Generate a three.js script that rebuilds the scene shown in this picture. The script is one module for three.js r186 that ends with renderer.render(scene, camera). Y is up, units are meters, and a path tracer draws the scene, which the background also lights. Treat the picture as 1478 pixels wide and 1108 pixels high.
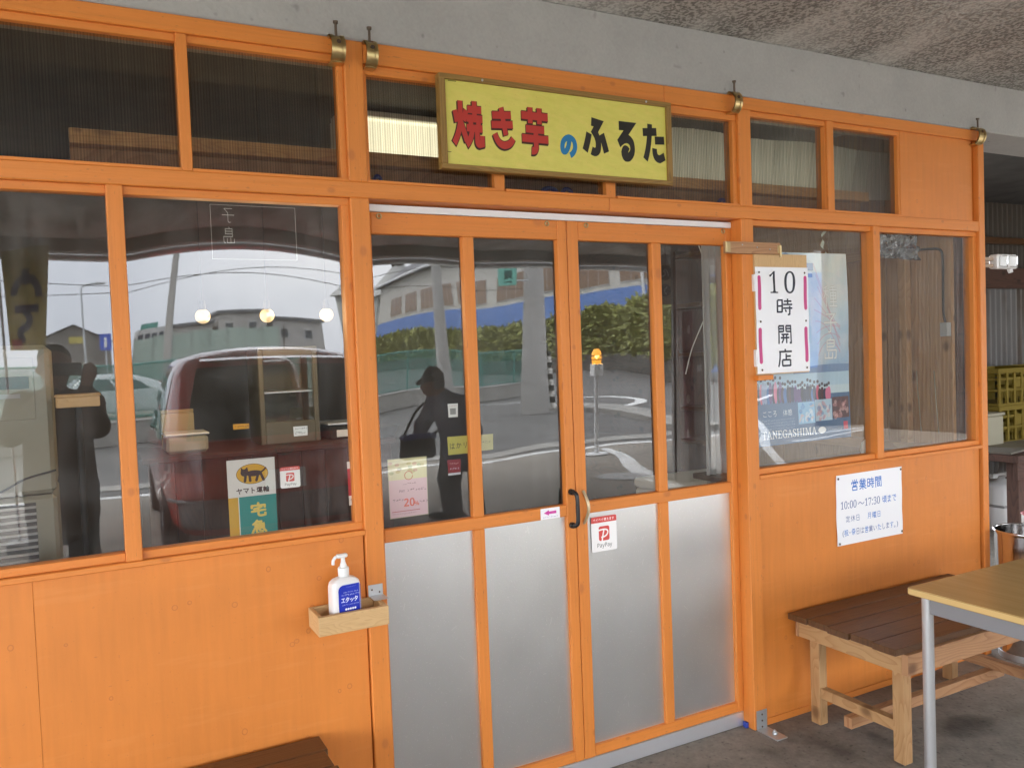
import * as THREE from 'three';
import { mergeGeometries, toCreasedNormals } from 'three/addons/utils/BufferGeometryUtils.js';
import { MarchingCubes } from 'three/addons/objects/MarchingCubes.js';
import { RectAreaLightUniformsLib } from 'three/addons/lights/RectAreaLightUniformsLib.js';

// ---------------------------------------------------------------- camera, sky, sun, exposure
const scene = new THREE.Scene();
const camera = new THREE.PerspectiveCamera(49.57, 1024 / 767, 0.03, 600);
camera.position.set(-0.8627, 1.5985, 2.5746);
camera.rotation.set(-0.038285, -0.483964, -0.037914, 'YXZ');
const renderer = new THREE.WebGLRenderer();
renderer.toneMapping = THREE.LinearToneMapping;
renderer.toneMappingExposure = 11.2;
renderer.shadowMap.enabled = true;
RectAreaLightUniformsLib.init();

// ---------------------------------------------------------------- noise
function rng(s) { return () => { s = (s + 0x6d2b79f5) | 0; let t = Math.imul(s ^ (s >>> 15), 1 | s); t = (t + Math.imul(t ^ (t >>> 7), 61 | t)) ^ t; return ((t ^ (t >>> 14)) >>> 0) / 4294967296; }; }
const R = rng(77);
const rr = (a, b) => a + (b - a) * R();
const clamp = (x, a = 0, b = 1) => Math.min(b, Math.max(a, x));
const lerp = (a, b, t) => a + (b - a) * t;
const sstep = (a, b, x) => { const t = clamp((x - a) / (b - a)); return t * t * (3 - 2 * t); };
const LAT = (() => { const r = rng(5), a = new Float32Array(65536); for (let i = 0; i < 65536; i++) a[i] = r(); return a; })();
const lat = (x, y, s) => LAT[(Math.imul(x, 73) + Math.imul(y, 911) + Math.imul(s, 5501) + Math.imul(x ^ (y << 3), 17)) & 65535];
function vn(x, y, px, py, s) {      // value noise, periodic in px, py
  const x0 = Math.floor(x), y0 = Math.floor(y), fx = x - x0, fy = y - y0, u = fx * fx * (3 - 2 * fx), v = fy * fy * (3 - 2 * fy);
  const m = (a, p) => ((a % p) + p) % p, xa = m(x0, px), xb = m(x0 + 1, px), ya = m(y0, py), yb = m(y0 + 1, py);
  return lerp(lerp(lat(xa, ya, s), lat(xb, ya, s), u), lerp(lat(xa, yb, s), lat(xb, yb, s), u), v);
}
function fbm(u, v, fx, fy, oct, s) { let a = 0.5, t = 0, n = 0; for (let i = 0; i < oct; i++) { t += a * vn(u * fx, v * fy, fx, fy, s + i); n += a; a *= 0.55; fx *= 2; fy *= 2; } return t / n; }

// ---------------------------------------------------------------- the sky: an even overcast with soft cloud banks
{
  const W = 1024, H = 512, d = new Float32Array(W * H * 4);
  for (let j = 0; j < H; j++) for (let i = 0; i < W; i++) {
    const el = ((j + 0.5) / H - 0.5) * Math.PI, u = i / W, v = j / H, k = (j * W + i) * 4;
    const n = fbm(u, v, 12, 14, 5, 3), m = fbm(u, v, 5, 9, 4, 31), s = Math.max(0, Math.sin(el));
    let L = (0.78 + 0.5 * s) * (0.55 + 0.62 * n + 0.26 * m);
    if (el < 0) L *= 0.5;
    const c = clamp(n * 1.6 - 0.45);
    d[k] = L * lerp(0.90, 1.0, c); d[k + 1] = L * lerp(0.96, 1.0, c); d[k + 2] = L * lerp(1.07, 1.0, c); d[k + 3] = 1;
  }
  const t = new THREE.DataTexture(d, W, H, THREE.RGBAFormat, THREE.FloatType);
  t.mapping = THREE.EquirectangularReflectionMapping; t.needsUpdate = true;
  scene.background = t; scene.environment = t;
}
const sun = new THREE.DirectionalLight(new THREE.Color(1, 0.95, 0.88), 0.6);
sun.position.set(-22, 34, 26); sun.castShadow = true; sun.shadow.radius = 45;
Object.assign(sun.shadow.camera, { left: -40, right: 40, top: 40, bottom: -40, near: 1, far: 140 });
scene.add(sun); scene.add(sun.target);

// ---------------------------------------------------------------- textures
const enc = (x) => { x = clamp(x); return 255 * (x <= 0.0031308 ? x * 12.92 : 1.055 * Math.pow(x, 1 / 2.4) - 0.055); };
function tex(w, h, metres, fn, data = false) {      // fn(u, v) -> [r, g, b] linear, or a number
  const d = new Uint8Array(w * h * 4);
  for (let j = 0; j < h; j++) for (let i = 0; i < w; i++) {
    const c = fn((i + 0.5) / w, (j + 0.5) / h), k = (j * w + i) * 4;
    if (data) { d[k] = d[k + 1] = d[k + 2] = 255 * clamp(c); } else { d[k] = enc(c[0]); d[k + 1] = enc(c[1]); d[k + 2] = enc(c[2]); }
    d[k + 3] = 255;
  }
  const t = new THREE.DataTexture(d, w, h); t.wrapS = t.wrapT = THREE.RepeatWrapping; t.magFilter = THREE.LinearFilter; t.minFilter = THREE.LinearFilter;
  if (!data) t.colorSpace = THREE.SRGBColorSpace;
  const m = Array.isArray(metres) ? metres : [metres, metres];
  t.repeat.set(1 / m[0], 1 / m[1]); t.needsUpdate = true; return t;
}
const std = (o) => new THREE.MeshStandardMaterial({ roughness: 0.7, metalness: 0, ...o });
const phys = (o) => new THREE.MeshPhysicalMaterial({ roughness: 0.5, metalness: 0, ...o });
const rgb = (r, g, b) => new THREE.Color().setRGB(r, g, b);
const mul = (c, k) => c.map((x) => x * k);
const mixc = (a, b, t) => a.map((x, i) => lerp(x, b[i], t));

const ORANGE = [0.73, 0.236, 0.038];
// painted softwood: grain along u shows faintly through the paint, brush streaks, a few knots, dirt specks
const knots = Array.from({ length: 9 }, () => [R(), R(), rr(0.006, 0.014)]);
const beamN = (u, v) => fbm(u, v, 4, 60, 4, 11);
const orangeMap = tex(1024, 512, [1.6, 0.4], (u, v) => {
  const g = beamN(u, v), b = fbm(u, v, 5, 5, 4, 21), s = fbm(u, v, 90, 90, 2, 25);
  let k = 0.86 + 0.16 * g + 0.14 * (b - 0.5);
  let c = mul(ORANGE, k);
  for (const [a, e, r] of knots) { const dx = (u - a) * 1.6, dy = (v - e) * 0.4, q = Math.hypot(dx * 0.7, dy) / r; if (q < 1.6) c = mixc(c, [0.36, 0.10, 0.03], 0.42 * (1 - sstep(0.5, 1.6, q))); }
  if (s > 0.8) c = mixc(c, [0.25, 0.09, 0.04], (s - 0.8) * 3.2);
  return c;
});
const orangeBump = tex(1024, 512, [1.6, 0.4], (u, v) => 0.5 + 0.45 * (beamN(u, v) - 0.5) + 0.2 * (fbm(u, v, 70, 70, 3, 27) - 0.5), true);
// painted plywood: filler rings over the nails, brush marks, smears
const nails = []; for (let i = 0; i < 46; i++) nails.push([R(), R(), rr(0.004, 0.0085), R()]);
const plyRing = (u, v) => { let best = 0, sgn = 0; for (const [a, e, r, q] of nails) { let dx = Math.abs(u - a), dy = Math.abs(v - e); dx = Math.min(dx, 1 - dx) * 1.8; dy = Math.min(dy, 1 - dy) * 0.9; if (dx > 0.03 || dy > 0.03) continue; const d = Math.hypot(dx, dy * (0.8 + 0.3 * q)); const w = 1 - sstep(0.0, 0.0022, Math.abs(d - r)); if (w > best) { best = w; } if (d < r) sgn = Math.max(sgn, q > 0.6 ? 0.5 : 0.25); } return [best, sgn]; };
const plyMap = tex(2048, 1024, [1.8, 0.9], (u, v) => {
  const g = fbm(u, v, 120, 5, 4, 41), b = fbm(u, v, 4, 3, 5, 45), s = fbm(u, v, 260, 130, 2, 49), [ring, inn] = plyRing(u, v);
  let c = mul(ORANGE, 0.9 + 0.12 * (g - 0.5) + 0.22 * (b - 0.5));
  { const w = fbm(u, v, 9, 40, 4, 53); if (w > 0.62) c = mixc(c, [0.8, 0.33, 0.1], (w - 0.62) * 0.8); }
  c = mixc(c, [0.42, 0.12, 0.03], 0.62 * ring); c = mixc(c, [0.6, 0.2, 0.05], 0.3 * inn);
  if (s > 0.86) c = mixc(c, [0.3, 0.1, 0.04], (s - 0.86) * 4);
  return c;
});
const plyBump = tex(2048, 1024, [1.8, 0.9], (u, v) => { const [ring, inn] = plyRing(u, v); return 0.5 + 0.2 * (fbm(u, v, 90, 40, 3, 41) - 0.5) + 0.22 * (fbm(u, v, 7, 4, 3, 47) - 0.5) + 0.3 * inn - 0.2 * ring; }, true);
// bare wood, rings along u
const woodN = (u, v, s, rings) => { const w = fbm(u, v, 2, 3, 3, s) * 1.5 + 0.12 * fbm(u, v, 6, 8, 2, s + 5), x = (v * 0.9 + w) * rings, f = x - Math.floor(x); return Math.pow(f, 2.2) * (1 - sstep(0.93, 1, f)); };
const woodMap = (s, light, dark, rings, size, dots) => {
  const kn = Array.from({ length: 5 }, () => [R(), R(), rr(0.01, 0.02)]);
  return tex(512, 256, size, (u, v) => {
    const f = fbm(u, v, 8, 120, 3, s + 9), b = fbm(u, v, 4, 4, 3, s + 13);
    let c = mixc(light, dark, clamp(0.75 * woodN(u, v, s, rings) + 0.3 * (f - 0.5) + 0.35 * (b - 0.45)));
    if (dots) for (const [a, e, r] of kn) { const q = Math.hypot((u - a) * size[0] * 0.7, (v - e) * size[1]) / r; if (q < 1.7) c = mixc(c, mul(dark, 0.45), 0.8 * (1 - sstep(0.35, 1.7, q))); }
    return c;
  });
};
const pineMap = woodMap(101, [0.47, 0.275, 0.12], [0.33, 0.155, 0.058], 9, [1.0, 0.32], true);
const reddishMap = woodMap(131, [0.44, 0.235, 0.11], [0.27, 0.115, 0.048], 7, [1.0, 0.32], true);
const brownMap = woodMap(151, [0.118, 0.054, 0.021], [0.064, 0.027, 0.0105], 8, [1.2, 0.3], false);
const cedarMap = woodMap(171, [0.43, 0.25, 0.115], [0.28, 0.14, 0.06], 6, [1.6, 0.3], true);
const darkBoardMap = woodMap(191, [0.10, 0.045, 0.028], [0.045, 0.02, 0.014], 9, [1.6, 0.3], true);
const trayMap = woodMap(211, [0.62, 0.40, 0.185], [0.5, 0.30, 0.125], 14, [0.5, 0.14], false);
const woodBump = tex(256, 256, [0.6, 0.12], (u, v) => fbm(u, v, 4, 60, 3, 223), true);
const M = {
  orange: std({ map: orangeMap, bumpMap: orangeBump, bumpScale: 0.0016, roughness: 0.52 }),
  ply: std({ map: plyMap, bumpMap: plyBump, bumpScale: 0.0018, roughness: 0.5 }),
  pine: std({ map: pineMap, bumpMap: woodBump, bumpScale: 0.0006, roughness: 0.6 }),
  reddish: std({ map: reddishMap, bumpMap: woodBump, bumpScale: 0.0006, roughness: 0.6 }),
  brown: std({ map: brownMap, bumpMap: woodBump, bumpScale: 0.0007, roughness: 0.42 }),
  cedar: std({ map: cedarMap, bumpMap: woodBump, bumpScale: 0.0006, roughness: 0.7 }),
  darkBoard: std({ map: darkBoardMap, roughness: 0.7 }),
  tray: std({ map: trayMap, bumpMap: woodBump, bumpScale: 0.0004, roughness: 0.6 }),
  white: std({ color: rgb(0.78, 0.78, 0.77), roughness: 0.45 }),
  paper: std({ color: rgb(0.8, 0.8, 0.79), roughness: 0.6 }),
  black: std({ color: rgb(0.012, 0.012, 0.013), roughness: 0.35 }),
  brass: std({ color: rgb(0.62, 0.47, 0.22), metalness: 1, roughness: 0.32 }),
  oldBrass: std({ color: rgb(0.5, 0.38, 0.2), metalness: 1, roughness: 0.45 }),
  bolt: std({ color: rgb(0.16, 0.12, 0.09), metalness: 0.8, roughness: 0.5 }),
  galv: std({ color: rgb(0.56, 0.58, 0.59), metalness: 0.85, roughness: 0.45 }),
  alu: std({ color: rgb(0.75, 0.77, 0.8), metalness: 0.8, roughness: 0.4 }),
  steel: std({ color: rgb(0.66, 0.65, 0.64), metalness: 1, roughness: 0.13 }),
  tubeSteel: std({ color: rgb(0.6, 0.6, 0.6), metalness: 0.7, roughness: 0.38 }),
  greySteel: std({ color: rgb(0.26, 0.26, 0.27), metalness: 0.2, roughness: 0.5 }),
  beige: std({ color: rgb(0.25, 0.235, 0.175), roughness: 0.5 }),
  cream: std({ color: rgb(0.33, 0.305, 0.22), roughness: 0.5 }),
  dark: std({ color: rgb(0.02, 0.019, 0.018), roughness: 0.7 }),
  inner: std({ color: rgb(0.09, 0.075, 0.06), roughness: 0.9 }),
  blue: std({ color: rgb(0.03, 0.06, 0.35), roughness: 0.5 }),
  grey: std({ color: rgb(0.35, 0.35, 0.34), roughness: 0.7 }),
  plastic: std({ color: rgb(0.82, 0.82, 0.80), roughness: 0.3 }),
};
M.glass = phys({ color: rgb(0.86, 0.87, 0.85), transmission: 1, transmissionMap: tex(1024, 1024, [0.8, 0.8], (u, v) => 0.99 - 0.022 * sstep(0.45, 0.75, fbm(u, v, 26, 4, 4, 331)) - 0.02 * sstep(0.5, 0.8, fbm(u, v, 5, 7, 5, 335)) - (fbm(u, v, 240, 240, 2, 339) > 0.88 ? 0.12 : 0), true), thickness: 0, roughness: 0.012, ior: 1.75 });
const ribs = (u) => { const x = u * 24 % 1; return x < 0.24 || x > 0.9; };
const polycarb = (lo, hi, rough) => phys({ map: tex(512, 4, [0.2, 0.2], (u, v) => mul(ribs(u) ? lo : hi, 0.8 + 0.4 * LAT[Math.floor(u * 140) * 37 & 65535]), false), transmission: 1, thickness: 0, roughness: rough, ior: 1.38, bumpMap: tex(512, 4, [0.2, 0.2], (u) => 0.5 + 0.5 * Math.cos(u * 24 * 2 * Math.PI), true), bumpScale: 0.0007 });
M.polycarb = polycarb([0.44, 0.42, 0.37], [0.64, 0.62, 0.55], 0.36); M.polycarbMilky = polycarb([0.42, 0.42, 0.38], [0.72, 0.72, 0.66], 0.42);
// brushed frosted sheet of the door bottoms, with scuffs and specks
const scuffs = Array.from({ length: 30 }, () => [R(), R(), rr(0, 6.28), rr(0.003, 0.016)]);
const sheetN = (u, v) => { let s = fbm(u, v, 300, 300, 2, 301) > 0.815 ? 0.8 : 0; for (const [a, b, t, l] of scuffs) { const dx = u - a, dy = v - b, p = dx * Math.cos(t) + dy * Math.sin(t), q = -dx * Math.sin(t) + dy * Math.cos(t) + 2 * p * p; if (Math.abs(p) < l && Math.abs(q) < 0.0013) s = Math.max(s, 0.6); } return s; };
M.doorSheet = std({ map: tex(1024, 1024, 1, (u, v) => { const b = fbm(u, v, 6, 4, 4, 311), s = sheetN(u, v); return mixc([0.70, 0.705, 0.695].map((x) => x * (0.92 + 0.12 * b)), [0.85, 0.85, 0.84], s); }), roughnessMap: tex(512, 512, 1, (u, v) => 0.33 + 0.07 * fbm(u, v, 9, 6, 5, 313), true), roughness: 1, metalness: 0.92, bumpMap: tex(512, 512, 0.25, (u, v) => fbm(u, v, 60, 60, 3, 317), true), bumpScale: 0.0002 });

// ---------------------------------------------------------------- builders
const used = {};
function numbered(n) { used[n] = (used[n] ?? -1) + 1; return used[n] ? n + '_' + String(used[n]).padStart(3, '0') : n; }
function shade(o) { o.castShadow = true; o.receiveShadow = true; return o; }
function thing(name, label, category, at = [0, 0, 0], turn = 0, group) {
  const o = new THREE.Group(); o.name = numbered(name); o.position.set(...at); o.rotation.y = turn; o.userData = { label, category };
  if (group) o.userData.group = group; scene.add(o); return o;
}
function part(parent, name, geo, mat, label) {
  const m = shade(new THREE.Mesh(Array.isArray(geo) ? merge(geo) : geo, mat)); m.name = name; if (label) m.userData.label = label; parent.add(m); return m;
}
function solo(name, geo, mat, label, category, group) { const m = part(scene, numbered(name), geo, mat); m.userData = { label, category }; if (group) m.userData.group = group; return m; }
function struct(name, geo, mat) { const m = part(scene, numbered(name), geo, mat); m.userData.kind = 'structure'; return m; }
function copyOf(o, label, at, turn) { const c = o.clone(); c.name = numbered(o.name.replace(/_\d+$/, '')); c.userData = { ...o.userData, label: label ?? o.userData.label }; if (at) c.position.set(...at); if (turn !== undefined) c.rotation.y = turn; scene.add(c); return c; }
function merge(list) { return mergeGeometries(list.map((g) => { g = g.index ? g.toNonIndexed() : g; for (const k of Object.keys(g.attributes)) if (!['position', 'normal', 'uv'].includes(k)) g.deleteAttribute(k); return g; })); }
function uvMetres(g, swap) {   // u along the longest axis of the piece
  if (g.index) g = g.toNonIndexed();
  g.computeBoundingBox(); const s = g.boundingBox.getSize(new THREE.Vector3()), L = swap ?? (s.x >= s.y && s.x >= s.z ? 0 : s.y >= s.z ? 1 : 2);
  const p = g.attributes.position, n = g.attributes.normal, uv = new Float32Array(p.count * 2), o1 = R() * 3, o2 = R() * 3;
  for (let i = 0; i < p.count; i++) {
    const P = [p.getX(i), p.getY(i), p.getZ(i)], N = [Math.abs(n.getX(i)), Math.abs(n.getY(i)), Math.abs(n.getZ(i))];
    const ax = N[0] >= N[1] && N[0] >= N[2] ? 0 : N[1] >= N[2] ? 1 : 2, rest = [0, 1, 2].filter((k) => k !== ax);
    const u = rest.includes(L) ? L : rest[0], v = rest.find((k) => k !== u);
    uv[i * 2] = P[u] + o1; uv[i * 2 + 1] = P[v] + o2 + (ax === L ? 0.05 : 0) + 0.37 * ax;
  }
  g.setAttribute('uv', new THREE.BufferAttribute(uv, 2)); return g;
}
function cbox(x0, x1, y0, y1, z0, z1, c = 0.002, along) {      // a box with chamfered edges
  const m = [(x0 + x1) / 2, (y0 + y1) / 2, (z0 + z1) / 2], h = [(x1 - x0) / 2, (y1 - y0) / 2, (z1 - z0) / 2]; c = Math.min(c, h[0] * 0.8, h[1] * 0.8, h[2] * 0.8);
  const pos = [], V = (ax, s) => [0, 1, 2].map((k) => s[k] * (k === ax ? h[k] : h[k] - c));
  const tri = (a, b, d) => { const e = [0, 1, 2].map((k) => b[k] - a[k]), f = [0, 1, 2].map((k) => d[k] - a[k]), n = [e[1] * f[2] - e[2] * f[1], e[2] * f[0] - e[0] * f[2], e[0] * f[1] - e[1] * f[0]], o = n[0] * (a[0] + b[0] + d[0]) + n[1] * (a[1] + b[1] + d[1]) + n[2] * (a[2] + b[2] + d[2]); pos.push(...a, ...(o > 0 ? [...b, ...d] : [...d, ...b])); };
  const quad = (a, b, d, e) => { tri(a, b, d); tri(a, d, e); };
  for (let ax = 0; ax < 3; ax++) for (const s of [-1, 1]) {
    const [p, q] = [0, 1, 2].filter((k) => k !== ax), S = (sp, sq) => { const r = [0, 0, 0]; r[ax] = s; r[p] = sp; r[q] = sq; return V(ax, r); };
    quad(S(-1, -1), S(1, -1), S(1, 1), S(-1, 1));
  }
  for (let ax = 0; ax < 3; ax++) { const [p, q] = [0, 1, 2].filter((k) => k !== ax); for (const sp of [-1, 1]) for (const sq of [-1, 1]) { const S = (s, f) => { const r = [0, 0, 0]; r[ax] = s; r[p] = sp; r[q] = sq; return V(f, r); }; quad(S(-1, p), S(1, p), S(1, q), S(-1, q)); } }
  for (const a of [-1, 1]) for (const b of [-1, 1]) for (const d of [-1, 1]) tri(V(0, [a, b, d]), V(1, [a, b, d]), V(2, [a, b, d]));
  for (let i = 0; i < pos.length; i += 3) for (let k = 0; k < 3; k++) pos[i + k] += m[k];
  const g = new THREE.BufferGeometry(); g.setAttribute('position', new THREE.Float32BufferAttribute(pos, 3)); g.computeVertexNormals(); return uvMetres(g, along);
}
function tube(pts, r, seg = 24, rad = 8, closed = false) { return new THREE.TubeGeometry(new THREE.CatmullRomCurve3(pts.map((p) => new THREE.Vector3(...p)), closed, 'catmullrom', 0.4), seg, r, rad, closed); }
function rod(a, b, r0, r1 = r0, rad = 12) { const A = new THREE.Vector3(...a), B = new THREE.Vector3(...b), d = B.clone().sub(A), g = new THREE.CylinderGeometry(r1, r0, d.length(), rad); g.applyQuaternion(new THREE.Quaternion().setFromUnitVectors(new THREE.Vector3(0, 1, 0), d.normalize())); g.translate(...A.add(B).multiplyScalar(0.5).toArray()); return g; }
function lathe(pts, seg = 32) { return new THREE.LatheGeometry(pts.map((p) => new THREE.Vector2(...p)), seg); }
function grid(nx, ny, fn, uvScale) {   // a smooth surface, fn(u, v) -> [x, y, z]
  const pos = [], uv = [], idx = [];
  for (let j = 0; j <= ny; j++) for (let i = 0; i <= nx; i++) { const p = fn(i / nx, j / ny); pos.push(...p); uv.push(...(uvScale ? uvScale(p) : [i / nx, j / ny])); }
  for (let j = 0; j < ny; j++) for (let i = 0; i < nx; i++) { const a = j * (nx + 1) + i, b = a + 1, c = a + nx + 1, d = c + 1; idx.push(a, b, d, a, d, c); }
  const g = new THREE.BufferGeometry(); g.setAttribute('position', new THREE.Float32BufferAttribute(pos, 3)); g.setAttribute('uv', new THREE.Float32BufferAttribute(uv, 2)); g.setIndex(idx); g.computeVertexNormals(); return g;
}
const pane = (x0, x1, y0, y1, z, dz = () => 0, n = 28) => grid(n, n, (u, v) => [lerp(x0, x1, u), lerp(y0, y1, v), z + dz(2 * u - 1, 2 * v - 1)], (p) => [p[0], p[1]]);
const flat = (x0, x1, z0, z1, y, s = 1) => grid(1, 1, (u, v) => [lerp(x0, x1, u), y, lerp(z1, z0, v)], (p) => [p[0] * s, p[2] * s]);
function sheet(w, h, curl = () => 0, n = 10) { return grid(n, n, (u, v) => [(u - 0.5) * w, (v - 0.5) * h, curl(2 * u - 1, 2 * v - 1)]); }
function roundPoly(w, h, r) { const s = new THREE.Shape(); const x = w / 2, y = h / 2; s.moveTo(-x + r, -y); s.lineTo(x - r, -y); s.quadraticCurveTo(x, -y, x, -y + r); s.lineTo(x, y - r); s.quadraticCurveTo(x, y, x - r, y); s.lineTo(-x + r, y); s.quadraticCurveTo(-x, y, -x, y - r); s.lineTo(-x, -y + r); s.quadraticCurveTo(-x, -y, -x + r, -y); return s; }

// ---------------------------------------------------------------- hand-drawn lettering: strokes on a 100 x 100 field
const KADO = 'M10 8V96M10 8H42V36M10 22H42M10 36H42M58 8V36M58 8H90V92L80 92M58 22H90M58 36H90';
const G = {
  '焼': 'M10 26L16 50M46 24L36 46M27 6V42Q24 70 4 94M28 50L46 88M50 22H96M73 4V38M46 40H99M60 40V58M85 40V58M46 60H98M64 60Q62 82 44 95M80 60V86Q80 92 87 92L96 90V74',
  'き': 'M12 24L84 20M8 46L90 42M46 4L62 68M20 66Q30 92 56 92Q80 90 90 74', '芋': 'M4 20H96M34 2V36M66 2V36M18 48H82M4 68H96M52 48V84Q52 95 36 93',
  'の': 'M56 24Q50 68 30 80Q14 86 13 60Q16 22 54 16Q90 20 88 58Q82 84 58 94', 'ふ': 'M34 10L64 14L46 36Q66 56 58 80Q50 92 32 84M24 40Q16 66 6 86M74 40Q84 62 92 86', 'る': 'M20 14H74L18 60Q58 34 80 56Q92 80 66 92Q42 98 40 82Q46 68 62 80', 'た': 'M6 28L64 24M36 6Q34 60 14 96M56 46L96 44M54 66Q52 92 76 92L96 84',
  '時': 'M8 14V82M8 14H36V80M8 46H36M8 78H36M46 20H94M70 6V38M42 38H98M42 58H98M82 46V88Q82 94 70 92M54 66L62 78', '開': KADO + 'M26 50H74M22 66H78M40 50V66Q38 82 28 92M60 50V94', '店': 'M50 4V16M12 18H92M18 18Q18 66 6 94M56 28V60M56 42H86M32 60H84M32 60V92M84 60V92M32 90H84',
  '営': 'M24 6L30 20M48 4L52 18M78 4L68 20M8 26H92M8 26V40M92 26V40M30 36H70V56H30V36M20 66H80V94H20V66M48 56L44 66', '業': 'M38 4V22M60 4V22M18 8L26 22M82 8L72 22M6 26H94M32 28L38 38M66 28L60 38M12 42H88M18 54H82M6 68H94M50 42V98M46 68Q34 84 8 92M54 68Q66 84 94 92', '間': KADO + 'M34 50H66V88H34V50M34 69H66',
  '頃': 'M20 10V66Q20 80 40 72M6 40L38 34M46 10H96M70 10L64 24M52 24H90V74H52V24M52 40H90M52 57H90M60 76L46 94M80 76L94 94', 'ま': 'M16 22L84 20M18 42L82 40M52 6V74Q50 92 32 90Q16 84 26 72Q44 62 84 88', 'で': 'M10 20L84 14Q44 30 44 58Q46 84 80 88M70 36L76 46M82 30L88 40',
  '定': 'M50 4V14M10 18H90V30M10 18V30M24 36H78M50 36V90M52 60H80M28 52Q26 78 8 94M24 78Q40 94 94 92', '休': 'M30 6Q22 34 6 52M22 36V96M40 30H96M68 6V96M66 32Q56 62 38 78M70 32Q80 62 98 78', '日': 'M22 10H78V92H22V10M22 50H78', '月': 'M28 8V60Q26 82 12 94M28 8H78V84Q78 94 62 92M28 34H78M28 60H78',
  '曜': 'M6 14H28V80H6V14M6 46H28M38 10H62V34M40 22H60M70 10H94V34M72 22H92M38 34H62M70 34H94M50 40Q46 54 36 62M46 54V96M46 54H96M68 40V92M46 67H92M46 80H92M46 93H98', '祝': 'M22 4L28 14M6 24H40Q30 46 6 62M24 46V96M28 50L40 62M52 12H90V46H52V12M62 46Q62 76 44 94M80 46V88H98V78',
  '祭': 'M34 4Q26 22 8 34M30 14H48Q40 40 6 50M54 10H84Q76 34 94 48M56 16Q66 40 84 50M32 50H68M14 62H86M50 62V94L42 92M32 72L18 88M68 72L84 88', 'は': 'M16 10Q8 50 16 92M38 30L92 28M66 8V76Q62 92 46 90Q34 82 44 74Q64 68 92 90', 'い': 'M16 22Q14 70 34 84L42 66M70 26Q86 44 86 66', 'し': 'M32 8V70Q34 94 58 92Q74 90 86 70', 'す': 'M8 24L92 22M56 6V58Q50 72 38 66Q30 52 44 46Q58 44 58 62Q58 82 38 96',
  '種': 'M36 6L10 14M6 28H44M24 12V96M22 32L6 60M28 40L42 54M90 6L52 12M48 22H98M54 34H92V60H54V34M54 47H92M73 10V92M50 74H96M46 92H99', '子': 'M20 14H78L52 38V84Q50 94 34 90M6 50H94', '島': 'M50 2L44 12M26 12V56M26 12H76V40M26 26H76M26 40H76M26 56H90L88 88L76 92M12 68V90H64V66M38 62V90',
  'ヤ': 'M8 38L90 24L70 52M36 8L56 94', 'マ': 'M10 18H90Q78 50 50 66M36 50L62 84', 'ト': 'M38 6V96M38 40L80 60', '運': 'M12 10L24 22M6 36H22V70L6 84M22 74Q40 92 98 90M34 22V10H94V22M38 26H92M44 36H86V60H44V36M44 48H86M36 72H96M65 20V84',
  '輸': 'M4 20H46M10 32H42V60H10V32M10 46H42M4 74H48M26 6V96M74 4Q66 22 50 34M74 4Q84 22 98 34M64 32H86M56 44V94M56 44H72V92M56 60H72M56 74H72M82 44V78M94 40V92L86 92', '宅': 'M50 4V16M10 34V20H90V34M70 32L24 44M10 60L92 54M50 40V82Q52 92 70 92L92 90V76', '急': 'M38 4Q30 18 14 28M34 12H64L54 26M24 28H78V58H22M26 43H78M16 70L8 88M34 66Q32 94 52 94L70 92V80M50 64L56 76M80 68L92 84',
  'フ': 'M12 16H86Q84 62 26 92', 'ル': 'M30 14Q30 62 8 88M62 10V86Q80 76 94 54', 'タ': 'M44 6Q34 34 10 54M38 22H84Q78 66 22 96M34 44L66 64', '精': 'M12 14L20 30M40 12L32 30M4 42H48M26 6V96M24 46L6 74M28 46L46 70M54 16H96M58 28H92M50 40H98M75 6V40M58 50V94M58 50H92V92M58 64H92M58 78H92', '麺': 'M10 14H50M30 4V50M6 30H52M6 48H50M24 50L8 80M20 66H50M40 56Q30 90 6 96M24 74Q50 94 98 92M56 12H98M76 12L70 26M60 26H94V78H60V26M72 26V78M84 26V78M72 44H84M72 60H84',
  'エ': 'M16 18H84M50 18V84M8 84H92', 'ス': 'M14 16H80Q64 62 10 92M54 54L90 92', 'ッ': 'M16 46L24 62M44 40L52 58M86 40Q78 76 36 94', 'ク': 'M40 6Q30 34 8 52M36 22H84Q76 68 24 96', 'か': 'M8 34L60 30Q62 80 44 88L36 78M34 8Q30 60 8 90M72 22Q86 36 92 54', 'り': 'M26 12Q22 40 28 56M68 8Q76 60 44 94', 'こ': 'M20 20Q50 26 80 18M18 66Q20 90 84 84', 'ろ': 'M22 14H74L18 62Q56 36 78 56Q88 84 44 92', '体': 'M30 6Q22 34 6 52M22 36V96M40 28H96M68 6V96M66 30Q56 58 36 72M70 30Q80 58 98 72M52 72H84', '感': 'M14 16H90M14 16Q14 50 4 62M24 28H50M26 38H48V54H26V38M60 4Q64 40 92 60M86 30Q74 50 54 62M14 72L8 90M34 68Q32 94 54 94L70 90V80M48 66L54 76M80 70L92 86',
  'ペ': 'M6 60L36 30L94 72M70 14A8 8 0 1 0 70.1 14', 'イ': 'M80 8Q50 40 10 56M52 34V96', '使': 'M26 6Q20 32 4 50M18 36V96M36 18H98M42 32H92V56H42V32M67 6V60Q60 86 34 96M44 62Q64 88 98 94', 'え': 'M40 6L58 14M18 34H74L14 92Q46 52 54 72Q56 92 90 88',
};
function canvas(w, h, fill) { const c = document.createElement('canvas'); c.width = w; c.height = h; const x = c.getContext('2d'); x.fillStyle = fill; x.fillRect(0, 0, w, h); return [c, x]; }
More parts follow.
